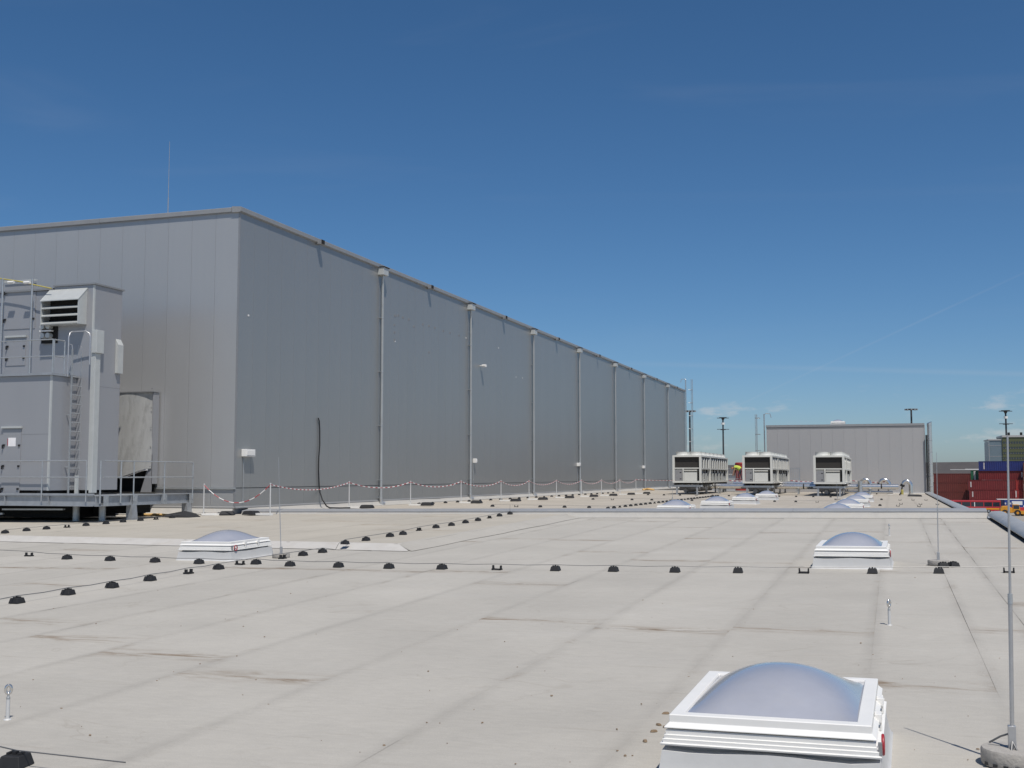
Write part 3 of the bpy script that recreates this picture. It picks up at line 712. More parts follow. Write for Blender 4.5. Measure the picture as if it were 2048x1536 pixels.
# ladder up to the walkway
lx = LX+.16; ly = LY+.80
t = thing('access_ladder', 'straight steel ladder fixed to the side of the air handling unit', 'ladder', (lx, ly, DZ))
la, lb = atX(140, 860, lx).y, atX(160, 860, lx).y
for y in (la, lb): m = MB(); m.bar((0, y-ly, .02), (0, y-ly, LT-DZ+.9), .03, .06); m.build('stile', M_galv, t)
k = .25
while k < LT-DZ+.1: m = MB(); m.cyl((0, la-ly, k), (0, lb-ly, k), .016, 6); m.build('rung', M_galv, t); k += .30
for z in (.9, 2.6, 4.0): m = MB(); m.box(-.16, 0, la-ly-.02, la-ly+.02, z-.02, z+.02); m.build('bracket', M_galv, t)
for y in (la, lb): m = MB(); m.tube([(0, y-ly, LT-DZ+.9), (-.02, y-ly, LT-DZ+1.05), (-.15, y-ly, LT-DZ+1.1), (-.2, y-ly, LT-DZ+.5)], .018, 6); m.build('hoop', M_rod, t, smooth=60)
# yellow cable above the unit and masts carrying it
t = thing('overhead_cable', 'yellow-green cable sagging from thin masts above the air handling unit', 'cable', ap(0, 0, 0))
t.location = (-30, 30.6, TT)
ca = [atY(x, y, 30.9) for x, y in ((-60, 548), (0, 557), (40, 563), (75, 571), (103, 577))]
m = MB(); m.tube([v-t.location for v in ca], .022, 8); m.build('cable', M_yellow, t, smooth=60)
for px in (6, 65):
    a_ = atY(px, 560, 30.9); m = MB(); m.cyl((a_.x-t.location.x, 30.9-t.location.y, LT+.08-TT), (a_.x-t.location.x, 30.9-t.location.y, a_.z+.05-TT), .035, 8); m.build('mast', M_galv, t, smooth=50)
for px, py in ((22, 564.5), (54, 565)):
    a_ = atY(px, py, 30.8); m = MB(); m.cyl(a_-t.location-Vector((.12, 0, 0)), a_-t.location+Vector((.12, 0, 0)), .05, 8); m.build('lamp_tube', M_white, t)
# bright intake duct against the gable with a dark slanted mouth
DY = 34.75; dx0, dx1 = -28.0, atY(304, 860, 34.75).x; dzt = atY(270, 785, DY).z; dzb = DZ+.02
t = thing('intake_duct', 'bright sheet metal duct with a dark slanted mouth against the gable', 'duct', (dx1, DY, dzb))
sl0 = atY(240, 957, DY); sl1 = atY(284, 941, DY)
def dpnt(x, y, z): return (x-dx1, y-DY, z-dzb)
m = MB(); du = -27.3
def fs(u, v):
    x = du+(dx1-du)*u; zb_ = sl0.z+(sl1.z-sl0.z)*max(-.4, min(1.25, (x-sl0.x)/(sl1.x-sl0.x)))
    return dpnt(x, DY-.17*(1-(2*u-1)**2)*(1-.25*v)+.10*v, zb_+(dzt-zb_)*v)
for a in range(10):
    for c in range(10): m.face([fs(a/10, c/10), fs((a+1)/10, c/10), fs((a+1)/10, (c+1)/10), fs(a/10, (c+1)/10)])
for a in range(10): m.face([fs(a/10, 1), fs((a+1)/10, 1), dpnt(du+(dx1-du)*(a+1)/10, HY-.1, dzt), dpnt(du+(dx1-du)*a/10, HY-.1, dzt)])
m.build('front_sheet', M_shiny, t, smooth=50)
m = MB(); m.box(*[v for pr in zip(dpnt(dx1-.03, DY+.035, dzb+.3), dpnt(dx1, HY-.06, dzt-.01)) for v in pr]); m.build('side_sheet', M_ahu, t)
m = MB(); m.prism([(0, 0), (0, 1.35), (-.45, 0)], lambda a, c: dpnt(dx1+a, DY+.03, dzb+c), lambda a, c: dpnt(dx1+a, DY+.06, dzb+c)); m.build('gusset', M_ahu, t)
m = MB(); m.box(*[v for pr in zip(dpnt(dx0, DY+.30, dzb), dpnt(dx1-.04, DY+.34, sl1.z+.4)) for v in pr]); m.box(*[v for pr in zip(dpnt(dx0, DY+.06, dzb), dpnt(dx1-.04, DY+.29, dzb+.02)) for v in pr]); m.build('dark_mouth', M_dark, t)
m = MB(); m.tube([dpnt(sl0.x, DY-.02, sl0.z), dpnt(sl1.x, DY-.02, sl1.z), dpnt(sl1.x+.25, DY-.02, sl1.z+.03)], .028, 6); m.build('lip', M_paper, t)
m = MB(); m.box(*[v for pr in zip(dpnt(dx0, DY-.06, dzt), dpnt(dx1+.03, HY-.07, dzt+.03)) for v in pr]); m.build('top_sheet', M_trim, t)
for z in (.2, .9, 1.6, 2.3, 3.0): MB().box(*[v for pr in zip(dpnt(dx1-.06, DY-.012, dzb+z+.7), dpnt(dx1-.02, DY-.002, dzb+z+.74)) for v in pr]).build('rivet_plate', M_trim, t)
# yellow straps and a dark mat left under the platform edge
p = atY(308, 1027, 33.6); p.z = zB(p.x, p.y)+.01; t = thing('strap_bundle', 'yellow lifting strap lying on the roof beside the platform legs', 'strap', p)
m = MB(); m.tube([(-.45, 0, .05), (-.2, .1, .05), (.05, -.05, .06), (.3, .06, .05), (.55, .0, .04)], .05, 8); m.build('strap', M_hose, t, smooth=60)
m = MB(); m.box(-.75, -.4, -.1, .1, .0, .13); m.build('ratchet', M_black, t, bevel=.02)
p = atY(362, 1034, 33.2); p.z = zB(p.x, p.y)+.01; m = MB(); m.rings([[(-.55, -.3, 0), (.5, -.3, 0), (.62, .25, 0), (-.15, .35, 0)], [(-.4, -.22, .1), (.35, -.25, .07), (.45, .2, .12), (-.05, .28, .2)]]); tag(m.build('dark_mat', M_black, None, p, smooth=40), 'crumpled dark tarpaulin at the foot of the platform leg', 'tarpaulin')

# ------------------------------------------------------------------ skylights
EX = .145
def skylight():
    t = thing('skylight', '', 'skylight')
    m = MB(); rr = []
    def ringp(h_, z, wob=0):
        pts = []
        for sx, sy, ex_, ey in ((-1, -1, 1, -1), (1, -1, 1, 1), (1, 1, -1, 1), (-1, 1, -1, -1)):
            for k in range(8):
                u = k/8; x = (sx+(ex_-sx)*u)*h_; y = (sy+(ey-sy)*u)*(h_+EX)
                pts.append((x, y, z+wob*math.sin(k*1.1+sx*2+sy)))
        return pts
    m.rings([ringp(.640, .002), ringp(.626, .012), ringp(.613, .045), ringp(.602, .11), ringp(.594, .170, .009), ringp(.555, .176, .009)]); m.build('kerb', M_kerb, t, smooth=50)
    def rect(pr): return [[(-h_, -h_-EX, z), (h_, -h_-EX, z), (h_, h_+EX, z), (-h_, h_+EX, z)] for h_, z in pr]
    m = MB(); m.rings(rect([(.54, .10), (.54, .215)])); m.build('liner', M_trim, t)
    m = MB(); m.rings(rect([(.52, .200), (.600, .200), (.603, .209), (.588, .213), (.590, .232), (.580, .235), (.582, .254), (.573, .257), (.574, .276), (.563, .283), (.52, .283)])); m.build('lower_frame', M_white, t)
    m = MB(); m.rings(rect([(.47, .291), (.580, .291), (.582, .296), (.555, .322), (.555, .360), (.551, .365), (.478, .365), (.47, .345)]), cap=False, closed=True); m.build('upper_frame', M_white, t, bevel=.003)
    d_ = MB(); nn = 20; H = .20; a = .478
    f_ = lambda i, j: ((-1+2*i/nn)*a, (-1+2*j/nn)*(a+EX), .352+H*((1-abs(-1+2*i/nn)**2.1)*(1-abs(-1+2*j/nn)**2.1))**.92)
    for i in range(nn):
        for j in range(nn): d_.face([f_(i, j), f_(i+1, j), f_(i+1, j+1), f_(i, j+1)])
    d_.build('dome', M_dome, t, smooth=80)
    # closers on the right side
    for y in (-.22, .24):
        m = MB(); m.box(.556, .596, y-.04, y+.04, .285, .335); m.box(.582, .596, y-.012, y+.012, .235, .286); m.build('latch', M_white, t, bevel=.004)
    m = MB(); m.tube([(.608, -.60+.05*math.cos(a_), .245+.05*math.sin(a_)) for a_ in [2*math.pi*k/14 for k in range(15)]], .009, 6); m.build('pull_ring', M_red, t, smooth=60)
    m = MB(); m.box(.585, .606, -.722, -.695, .215, .280); m.build('corner_key', M_joint, t)
    return t
sk = skylight(); sk_used = False
def put_sky(px, py, label, zf, group=None, sy=1.0):
    """px, py = front right corner of the flared lower frame"""
    global sk_used
    p = on(px, py, zf, .205)
    c = Vector((p.x-.60, p.y+.745*sy, 0)); c.z = zf(c.x, c.y)-.002
    o = sk if not sk_used else dup(sk, c); sk_used = True
    o.location = c; o.scale = (1, sy, 1)
    o.rotation_euler = (math.atan(zf(c.x, c.y+1)-zf(c.x, c.y)), -math.atan(zf(c.x+1, c.y)-zf(c.x, c.y)), -.012)
    o['label'] = label
    if group: o['group'] = group
    return o
put_sky(1767, 1516, 'opal dome skylight beside the lightning rod with the large concrete foot', zA)
put_sky(1781, 1113.5, 'opal dome skylight beside the conductor wire row with a lightning rod to its right', zA)
put_sky(464, 1101, 'opal dome skylight between two crossing conductor wire rows in front of the gable', zA, sy=1.0)
ga = 'skylights in the row beyond the cross parapet, near the hall'
for (fx, fy), lb in zip(((1379, 1020), (1458, 1010), (1512, 1000.5), (1552, 993.5)), ('right behind the cross parapet', 'second behind the cross parapet', 'third behind the cross parapet', 'in front of the middle chiller')):
    put_sky(fx, fy, 'opal dome skylight of the row nearer the hall, %s' % lb, zC, group=ga)
gb = 'skylights in the row beyond the cross parapet, near the roof edge'
for (fx, fy), lb in zip(((1712, 1030), (1727, 1016), (1738, 1005), (1746, 996.5)), ('half hidden by the parapet', 'second behind the parapet', 'third behind the parapet', 'last before the pipes')):
    put_sky(fx, fy, 'opal dome skylight of the row nearer the roof edge, %s' % lb, zC, group=gb)

# ------------------------------------------------------------------ conductor blocks and wires
blk = thing('conductor_block', '', 'block')
m = MB(); m.rings([[(-a, -c, z), (a, -c, z), (a, c, z), (-a, c, z)] for a, c, z in ((.085, .085, 0), (.082, .082, .012), (.067, .067, .072), (.060, .060, .078))]); m.build('weight', M_black, blk, bevel=.004)
m = MB(); m.box(-.05, -.032, -.03, .03, .078, .092); m.box(.032, .05, -.03, .03, .078, .092); m.box(-.012, .012, -.02, .02, .076, .098); m.build('clip', M_black, blk)
hol = thing('wire_holder', '', 'holder')
m = MB(); m.box(-.085, .085, -.06, -.04, 0, .022); m.box(-.085, .085, .04, .06, 0, .022); m.box(-.085, -.065, -.06, .06, 0, .025); m.box(.065, .085, -.06, .06, 0, .025); m.build('base_frame', M_black, hol)
for s in (-1, 1): m = MB(); m.prism([(s*.085, .022), (s*.060, .022), (s*.066, .082), (s*.085, .082)], lambda a, c: (a, -.03, c), lambda a, c: (a, .03, c)); m.build('upright', M_black, hol)
bu = [False, False]
ORD = ['first', 'second', 'third', 'fourth', 'fifth', 'sixth', 'seventh', 'eighth', 'ninth', 'tenth', 'eleventh', 'twelfth', 'thirteenth', 'fourteenth', 'fifteenth', 'sixteenth', 'seventeenth', 'eighteenth', 'nineteenth', 'twentieth']
ORD += ['twenty-'+x for x in ORD[:9]]+['thirtieth']
def put_block(p, zf, rz, label, group, is_open=False, scale=1.0):
    k = 1 if is_open else 0; src = hol if is_open else blk
    loc = (p.x, p.y, zf(p.x, p.y)+.006)
    if not bu[k]: o = src; bu[k] = True; o.location = loc; o.rotation_euler = (0, 0, rz)
    else: o = dup(src, loc, rz)
    o.scale = (.93*scale,)*3; o.rotation_euler.x += random.uniform(-.03, .03); o.rotation_euler.y += random.uniform(-.03, .03)
    o['label'] = ('black open wire holder, ' if is_open else 'black conductor block, ')+label
    o['group'] = group
    return o
def wire(pts, label, r=.0055):
    q = [Vector(p) for p in pts]; m = MB(); m.tube([p-q[0] for p in q], r, 6)
    return tag(m.build('conductor_wire', M_wire, None, q[0]), label, 'wire')
def row(pix, zf, rz, label, group, wlabel, ext0=None, ext1=None, lift=.105, scale=1.0, back=False):
    pts = []
    for i_, q in enumerate(pix):
        od = ORD[len(pix)-1-i_ if back else i_]
        p = on(q[0], q[1], zf)
        if p.x < HX+.2 and p.y > 34.75: p = atY(q[0], q[1], 34.75)
        pts.append(p); put_block(p, zf, rz+random.uniform(-.06, .06), od+' '+label, group, len(q) > 2, scale)
    ps = [Vector((p.x, p.y, zf(p.x, p.y)+lift)) for p in pts]
    mids = []
    for a, b_ in zip(ps, ps[1:]): mids += [a, (a+b_)/2-Vector((0, 0, .012))]
    mids.append(ps[-1])
    if ext0: mids.insert(0, Vector(ext0(ps[0])))
    if ext1: mids.append(Vector(ext1(ps[-1])))
    if wlabel: wire(mids, wlabel)
    return ps
R1 = [(58, 1113, 1), (134, 1119), (220, 1122), (310, 1125), (398, 1128), (480, 1130, 1), (512, 1129), (580, 1133), (677, 1135), (778, 1137.5), (884, 1139), (994, 1140.5, 1), (1111, 1142), (1227, 1143.5), (1350, 1145), (1476, 1146), (1608, 1147, 1), (1745, 1147), (1878, 1147), (2018, 1146, 1)]
row(R1, zA, 0, 'from the roof edge on the wire crossing the near roof', 'blocks across the near roof', 'thin conductor wire running across the near roof past the skylights', lambda p: p+Vector((-3, .6, .0)), lambda p: p+Vector((1.2, .1, .0)), back=True)
R2 = [(-70, 1225), (34, 1207), (136, 1190), (224, 1176), (300, 1162), (377, 1148, 1), (437, 1139)]
row(R2, zA, math.pi/2, 'before the wire crossing by the gable-side skylight', 'blocks in the lower part of the lengthwise row', 'thin conductor wire running lengthwise up to the gable-side skylight crossing', back=True)
R3 = [(565, 1118, 1), (606, 1112), (645, 1106)]
row(R3, zA, math.pi/2, 'below the raised roof edge on the lengthwise wire', 'blocks below the raised roof edge', None, back=True)
R4 = [(690, 1089), (732, 1082), (780, 1074), (806, 1070, 0), (838, 1062, 1), (872, 1056.5), (903, 1052), (931, 1046.5), (956, 1042), (979, 1037, 1), (999, 1033), (1020, 1029)]
R4 = [q if not (len(q) > 2 and q[2] == 0) else q[:2] for q in R4]
row(R4, zB, math.pi/2, 'above the raised roof edge towards the cross parapet', 'blocks over the raised roof', None)
zw = lambda q, zf: Vector((*on(q[0], q[1], zf).xy, 0))
def lift(q, zf, h_=.105): p = on(q[0], q[1], zf); return Vector((p.x, p.y, zf(p.x, p.y)+h_))
wire([lift((437, 1139), zA), lift((565, 1118), zA), lift((606, 1112), zA), lift((645, 1106), zA), lift((671, 1101), zA, .02), lift((677, 1092), zB, .05)]+[lift(q, zB) for q in R4]+[lift((1020, 1029), zB, .3)], 'thin conductor wire climbing the raised roof to the cross parapet')
R5 = [(10, 1067), (53, 1062.5), (93, 1059), (134, 1055.5, 1), (172, 1052), (212, 1048.5), (246, 1045), (281, 1042), (312, 1039.5, 1), (344, 1036.5), (408, 1031), (438, 1028.5)]
row(R5, zB, math.pi/2, 'from the hall gable on the wire beside the platform', 'blocks beside the steel platform', 'thin conductor wire running lengthwise beside the steel platform', back=True)
# nearest row at the lower left
pn = on(31, 1534, zA); put_block(pn, zA, .12, 'standing alone on its wire beside an eyebolt', 'blocks beside the eyebolt')
wire([lift((-120, 1497), zA, .10), lift((31, 1534), zA, .10), lift((250, 1560), zA, .10)], 'conductor wire over the single block beside the eyebolt', .0045)
# rows on the far roof
def far_row(start, stepv, n, label, group, wl, opens=()):
    p = Vector(start); ps = []
    for k in range(n):
        q = Vector((p.x, p.y, 0)); put_block(q, zC, math.atan2(stepv[1], stepv[0]), ORD[k]+' '+label, group, k in opens); ps.append(Vector((q.x, q.y, zC(q.x, q.y)+.1))); p += Vector((*stepv, 0))
    wire(ps, wl)
p1 = on(985, 1013.5, zC); far_row(p1, (1.08, .06), 6, 'from the hall on the wire right behind the cross parapet', 'blocks of the first far crosswise row', 'conductor wire of the first crosswise row behind the cross parapet', (1,))
p1 = on(1186, 999.5, zC); far_row(p1, (1.12, .05), 13, 'from the hall on the second far crosswise wire', 'blocks of the second far crosswise row', 'conductor wire of the second crosswise row of the far roof', (1, 6, 11))
p1 = on(1296, 990.5, zC); far_row(p1, (1.12, .03), 12, 'from the hall on the crosswise wire before the chillers', 'blocks of the third far crosswise row', 'conductor wire of the third crosswise row of the far roof', (3,))
p1 = on(1216, 1018, zC); far_row(p1, (0.0, 1.1), 30, 'from the cross parapet on the wire beside the far skylights', 'blocks of the far lengthwise row', 'conductor wire of the lengthwise row beside the far skylights', (2, 9, 17))
p1 = on(838, 1009.5, zC); far_row(p1, (0.02, 1.6), 24, 'from the cross parapet along the foot of the hall wall', 'blocks along the hall wall', 'conductor wire along the foot of the hall wall', (5, 12))
for px, py in ((1763, 1000), (1800, 1001), (1760, 1012), (1802, 1009), (1841, 1009.5), (1796, 1013), (1838, 1013.5), (1826, 1001), (1852, 1001), (1875, 1010)):
    put_block(on(px, py, zC), zC, 0, 'lying loose on the far roof by the edge coping', 'holders near the far roof edge', px > 1790)

# ------------------------------------------------------------------ lightning rods with concrete feet
def rod(px, py, zf, toppx, label, r0, r1, hb=.09, rb=.17, kerbdir=None):
    p = on(px, py, zf); b0 = Vector((p.x, p.y, zf(p.x, p.y)))
    r = ray(*toppx); tpt = r*(p.y/r.y)
    H = tpt.z-b0.z; t = thing('lightning_rod', label, 'lightning rod', b0)
    tx = tpt.x-b0.x
    m = MB(); m.lathe([(rb*.97, .006), (rb, .02), (rb, hb-.012), (rb*.96, hb), (.03, hb)], 24); m.build('concrete_foot', M_conc, t, smooth=40)
    m = MB(); m.cyl((.0, 0, hb-.01), (tx*.5, 0, H*.5), r0, 10); m.build('lower_rod', M_rod, t, smooth=50)
    m = MB(); m.cyl((tx*.5, 0, H*.5), (tx, 0, H), r1, 10, r1*.7); m.build('upper_rod', M_rod, t, smooth=50)
    m = MB(); m.cyl((tx*.49, 0, H*.5-.03), (tx*.5, 0, H*.5+.03), r0*1.15, 10); m.build('coupling', M_galv, t, smooth=50)
    m = MB(); m.box(-.022, .022, -.02, .02, hb-.01, hb+.13); m.build('clamp', M_rod, t, bevel=.004)
    return t, b0
t, b0 = rod(2026, 1531, zA, (2015, 872), 'lightning rod on a round concrete foot beside the nearest dome skylight', .0125, .008, .10, .175)
m = MB(); m.tube([(-.02, .0, .18), (-.06, .02, .16), (-.12, .06, .112)], .006, 6); m.tube([(.0, -.02, .14), (.03, -.07, .08), (.06, -.2, .01)], .006, 6); m.tube([(.0, -.02, .14), (-.02, -.10, .06), (-.02, -.2, .01)], .006, 6); m.build('pigtail', M_wire, t, smooth=60)
m = MB(); 
for k in range(9):
    a_ = -2.6+k*.36; m.box(.172*math.cos(a_)-.012, .172*math.cos(a_)+.012, .172*math.sin(a_)-.012, .172*math.sin(a_)+.012, .015, .03)
m.build('notches', M_black, t)
t, b0 = rod(1877, 1131, zA, (1873, 905), 'lightning rod on a round concrete foot right of the skylight by the wire row', .008, .005)
put_block(Vector((b0.x+.22, b0.y-.25, 0)), zA, .5, 'at the foot of the rod, nearer the edge coping', 'blocks at the right rod')
put_block(Vector((b0.x+.06, b0.y-.36, 0)), zA, .2, 'at the foot of the rod, nearer the wire row', 'blocks at the right rod')
t, b0 = rod(562, 1116, zA, (557, 914), 'lightning rod on a round concrete foot beside the skylight in front of the gable', .008, .005)
rod(1345, 1002, zC, (1344, 960), 'short thin lightning rod by the far skylight row near the hall', .012, .008)
rod(1675, 1000, zC, (1673, 962), 'short thin lightning rod by the far skylight row near the roof edge', .012, .008)

# eyebolts
eb = thing('eyebolt', '', 'eyebolt')
m = MB(); m.lathe([(.035, 0), (.03, .008), (.016, .012), (.015, .17)], 12); m.build('stem', M_post, eb, smooth=40)
m = MB(); m.lathe([(.016, .17), (.016, .185), (.010, .19), (.010, .215)], 10); m.build('collar', M_galv, eb, smooth=40)
m = MB(); m.tube([(.022*math.sin(a_), 0, .248+.034*math.cos(a_)) for a_ in [2*math.pi*k/18 for k in range(19)]], .013, 8); m.build('ring', M_silver, eb, smooth=60)
for i, (px, py, lb, sc_) in enumerate(((15, 1440, 'galvanised eyebolt standing beside the single black block', .88), (1779, 1251, 'galvanised eyebolt between the two right-hand skylights', .95), (1779, 1072, 'galvanised eyebolt behind the skylight by the wire row', .95))):
    p = on(px, py, zA); o = eb if i == 0 else dup(eb, (0, 0, 0))
    o.location = (p.x, p.y, zA(p.x, p.y)); o.scale = (sc_,)*3; o.rotation_euler = (0, 0, .75+i*.2)
    tag(o, lb, 'eyebolt', 'fall-arrest eyebolts')

# ------------------------------------------------------------------ chain barrier along the hall
def zBC(x, y): return zC(x, y) if y > PY+.4 else zB(x, y)
posts = [(407, 1027.5), (540, 1031.5), (698, 1017), (821, 1011.5), (922, 1007), (1002, 1003), (1058, 1000), (1113, 996.5), (1163, 994), (1203, 992), (1240, 989.8), (1272, 987.8)]
bp = thing('barrier_post', '', 'post')
m = MB(); m.cyl((0, 0, .02), (0, 0, 1.06), .022, 10); m.build('pole', M_post, bp, smooth=50)
m = MB(); m.cyl((0, 0, 1.06), (0, 0, 1.10), .03, 10); m.build('cap', M_post, bp, smooth=50)
m = MB(); m.box(-.06, .62, -.07, .07, .004, .075); m.build('foot_bar', M_white, bp)
m = MB(); m.rings([[(x, y, z) for x, y in ((.60-a, -.16-a), (1.02+a, -.16-a), (1.02+a, .16+a), (.60-a, .16+a))] for a, z in ((.04, .012), (.035, .05), (.0, .13), (-.03, .15))]); m.build('rubber_weight', M_black, bp, bevel=.01)
pp_ = []
for i, (px, py) in enumerate(posts):
    zf = zB if i < 2 else zC
    p = on(px, py, zf) if i else atY(px, py, 34.3); loc = Vector((p.x, p.y, zf(p.x, p.y)+.008)); pp_.append(loc)
    if i == 0: o = bp
    else: o = dup(bp, (0, 0, 0))
    o.location = loc; o.rotation_euler = (0, 0, 0 if i != 1 else math.pi-.15)
    if i == 0: o.rotation_euler = (0, 0, .4)
    tag(o, 'chain barrier post with foot bar and black weight, %s from the platform' % (ordn+['eighth', 'ninth', 'tenth', 'eleventh', 'last'])[i], 'post', 'chain barrier posts along the hall')
def chain(a, b_, sag, label, n=None, r=.015):
    L_ = (b_-a).length; n = n or max(8, int(L_/.19)); n += (n+1) % 2
    f_ = lambda u: a.lerp(b_, u)-Vector((0, 0, sag*4*u*(1-u)))
    t = thing('barrier_chain', label, 'chain', a, 0, 'barrier chains')
    for nm, mt, par in (('red_links', M_chred, 0), ('white_links', M_chwh, 1)):
        m = MB()
        for k in range(n):
            if k % 2 == par: m.cyl(f_(k/n)-a, f_((k+1)/n)-a, r, 6)
        m.build(nm, mt, t)['kind'] = 'stuff'
for i in range(len(pp_)-1):
    a = pp_[i]+Vector((0, 0, 1.05)); b_ = pp_[i+1]+Vector((0, 0, 1.05))
    chain(a, b_, .62 if i == 0 else .24, 'red and white plastic chain, %s span from the platform' % (ordn+['eighth', 'ninth', 'tenth', 'eleventh'])[i])
e0 = pp_[-1]+Vector((0, 0, 1.05)); e1 = Vector((-15.0, 89, -.35)); chain(e0, e1, .05, 'red and white chain running taut to the first chiller', 31)
chain(Vector((-13.0, 96.8, -.42)), Vector((-10.2, 97, -.42)), .08, 'red and white chain between the first two chillers', 15, .03)
chain(Vector((-8.0, 97, -.42)), Vector((-5.2, 97.2, -.45)), .08, 'red and white chain between the last two chillers', 15, .03)
chain(Vector((-3.05, 96, -.42)), Vector((-.6, 95, -.5)), .08, 'red and white chain right of the last chiller', 13, .03)

# orange strap heap by the wall
p = on(1296, 981, zC); t = thing('strap_bundle', 'orange strap heap lying by the hall wall before the chillers', 'strap', p)
m = MB(); m.tube([(-.5, 0, .06), (-.25, .2, .10), (0, -.1, .15), (.25, .15, .10), (.55, .0, .05)], .09, 8); m.build('strap', M_hose, t, smooth=60)

# ------------------------------------------------------------------ chillers
CW = 2.12; CL = 14.2; CY = 83.2; CB = .86; CH = 1.98
def chiller():
    t = thing('chiller', '', 'chiller')
    # frame
    for x in (0, CW-.16):
        for y in (0, 4.45, CL-.14): m = MB(); m.box(x, x+.16, y, y+.14, CB, CB+CH); m.build('frame_post', M_cream, t)
    for z0, z1 in ((CB, CB+.13), (CB+CH-.10, CB+CH)):
        MB().box(.162, CW-.162, .0, .12, z0, z1).build('cross_beam', M_cream, t); MB().box(.162, CW-.162, CL-.12, CL, z0, z1).build('cross_beam', M_cream, t)
        for x in (.0, CW-.12): MB().box(x+.006, x+.114, .142, 4.448, z0, z1).build('long_beam', M_cream, t); MB().box(x+.006, x+.114, 4.592, CL-.142, z0, z1).build('long_beam', M_cream, t)
    m = MB(); m.box(.17, CW-.17, .05, .14, CB+1.02, CB+1.10); m.build('mid_beam', M_cream, t)
    m = MB(); m.box(.17, CW-.17, .16, .20, CB+1.10, CB+CH-.1); m.build('end_coil', M_brown, t)
    m = MB(); m.box(.19, CW-.19, .22, CL-.2, CB+.12, CB+1.0); m.build('machine_block', M_creamd, t)
    m = MB(); m.box(.19, .72, .08, .2, CB+.14, CB+.92); m.build('control_cabinet', M_grey, t)
    for z in (CB+.72, CB+.26): m = MB(); m.box(.52, .64, .068, .079, z, z+.05); m.build('cabinet_lock', M_black, t)
    m = MB(); m.box(.74, .82, .02, .14, CB+.13, CB+1.03); m.build('frame_post', M_cream, t)
    m = MB(); m.box(.84, CW-.34, .06, .2, CB+.14, CB+.76); m.build('service_door', M_cream, t)
    m = MB(); m.prism([(.02, CB+.88), (.02, CB+.94), (.2, CB+.95), (.2, CB+.80)], lambda a, c: (.84, a, c), lambda a, c: (CW-.33, a, c)); m.build('door_hood', M_cream, t)
    m = MB(); m.box(.83, CW-.2, .10, .2, CB+.952, CB+1.0); m.box(CW-.30, CW-.18, .1, .2, CB+.2, CB+.9); m.build('door_gap', M_dark, t)
    # coil banks: white V-shaped dividers over dark gaps on both long sides
    for x, sx in ((CW, 1), (0, -1)):
        m = MB(); m.box(x-sx*.16, x-sx*.12, .15, CL-.15, CB+1.06, CB+CH-.1); m.build('coil_bank', M_brown, t)
        MB().box(x-sx*.10, x-sx*.02, .15, 4.44, CB+.98, CB+1.06).build('side_rail', M_cream, t); MB().box(x-sx*.10, x-sx*.02, 4.6, CL-.15, CB+.98, CB+1.06).build('side_rail', M_cream, t)
        ys = [.28+1.16*k for k in range(4)]+[4.75+1.16*k for k in range(8)]
        for y in ys:
            m = MB(); a0, a1 = x-sx*.11, x-sx*.05
            m.prism([(y, CB+1.07), (y+.50, CB+1.07), (y+.50, CB+1.55), (y+.62, CB+CH-.22), (y+.62, CB+CH-.14), (y+.30, CB+CH-.14), (y+.1, CB+1.6)], lambda a, c: (a0, a, c), lambda a, c: (a1, a, c)); m.build('coil_divider', M_cream, t)
        for y, w_ in ((.9, .35), (2.2, .25), (3.3, .5), (5.2, .3), (6.9, .4), (8.2, .6), (10.3, .3), (11.6, .4), (12.9, .6)):
            m = MB(); m.box(x-sx*.20, x-sx*.14, y, y+w_, CB+.5, CB+.96); m.build('side_recess', M_dark, t)
        for y in (1.4, 2.7, 6.0, 7.6, 9.4, 11.0): m = MB(); m.box(x-sx*.16, x-sx*.10, y, y+.7, CB+.14, CB+.7); m.build('side_cover', M_creamd, t)
    m = MB(); m.box(.02, CW-.02, .02, CL-.02, CB+CH+.002, CB+CH+.03); m.build('top_plate', M_cream, t)
    nf = 7
    for k in range(nf):
        for x in (.56, CW-.56):
            y = 1.0+k*(CL-2)/(nf-1); m = MB(); m.lathe([(.50, CB+CH+.03), (.46, CB+CH+.08), (.455, CB+CH+.25), (.47, CB+CH+.29), (.43, CB+CH+.29), (.42, CB+CH+.10), (.1, CB+CH+.09)], 18, (x, y, 0)); m.build('fan_cowl', M_cream, t, smooth=40)
    # support frame and legs
    for x in (.1, CW-.2): m = MB(); m.box(x, x+.1, .1, CL-.1, CB-.16, CB-.012); m.build('skid', M_dark, t)
    for y in (.15, 4.6, 9.2, CL-.3):
        m = MB(); m.box(-.05, CW+.05, y, y+.14, CB-.30, CB-.162); m.build('support_beam', M_galv, t)
        for x in (.22, CW-.42): m = MB(); m.box(x, x+.12, y+.01, y+.13, .0, CB-.302); m.box(x-.08, x+.2, y-.07, y+.2, .0, .03); m.build('support_leg', M_galvd, t)
    MB().cyl((.3, 1.2, .45), (CW-.3, 1.2, .45), .16, 12).build('under_pipe', M_grey, t, smooth=50); MB().cyl((.5, 3, .5), (CW-.2, 3, .5), .14, 12).build('under_pipe', M_grey, t, smooth=50); MB().cyl((.8, .8, .3), (.8, CL-1, .3), .15, 12).build('under_pipe', M_grey, t, smooth=50)
    return t
ch = chiller()
for i, (px, lb) in enumerate(((1345, 'cream air-cooled chiller on legs nearest the silver hall'), (1485, 'cream air-cooled chiller on legs standing between the other two chillers'), (1627, 'cream air-cooled chiller on legs in front of the grey block, nearest the roof edge'))):
    p = atY(px, 950, CY); o = ch if i == 0 else dup(ch, (0, 0, 0))
    o.location = (p.x, CY, zC(p.x, CY)); tag(o, lb, 'chiller', 'rooftop chillers')

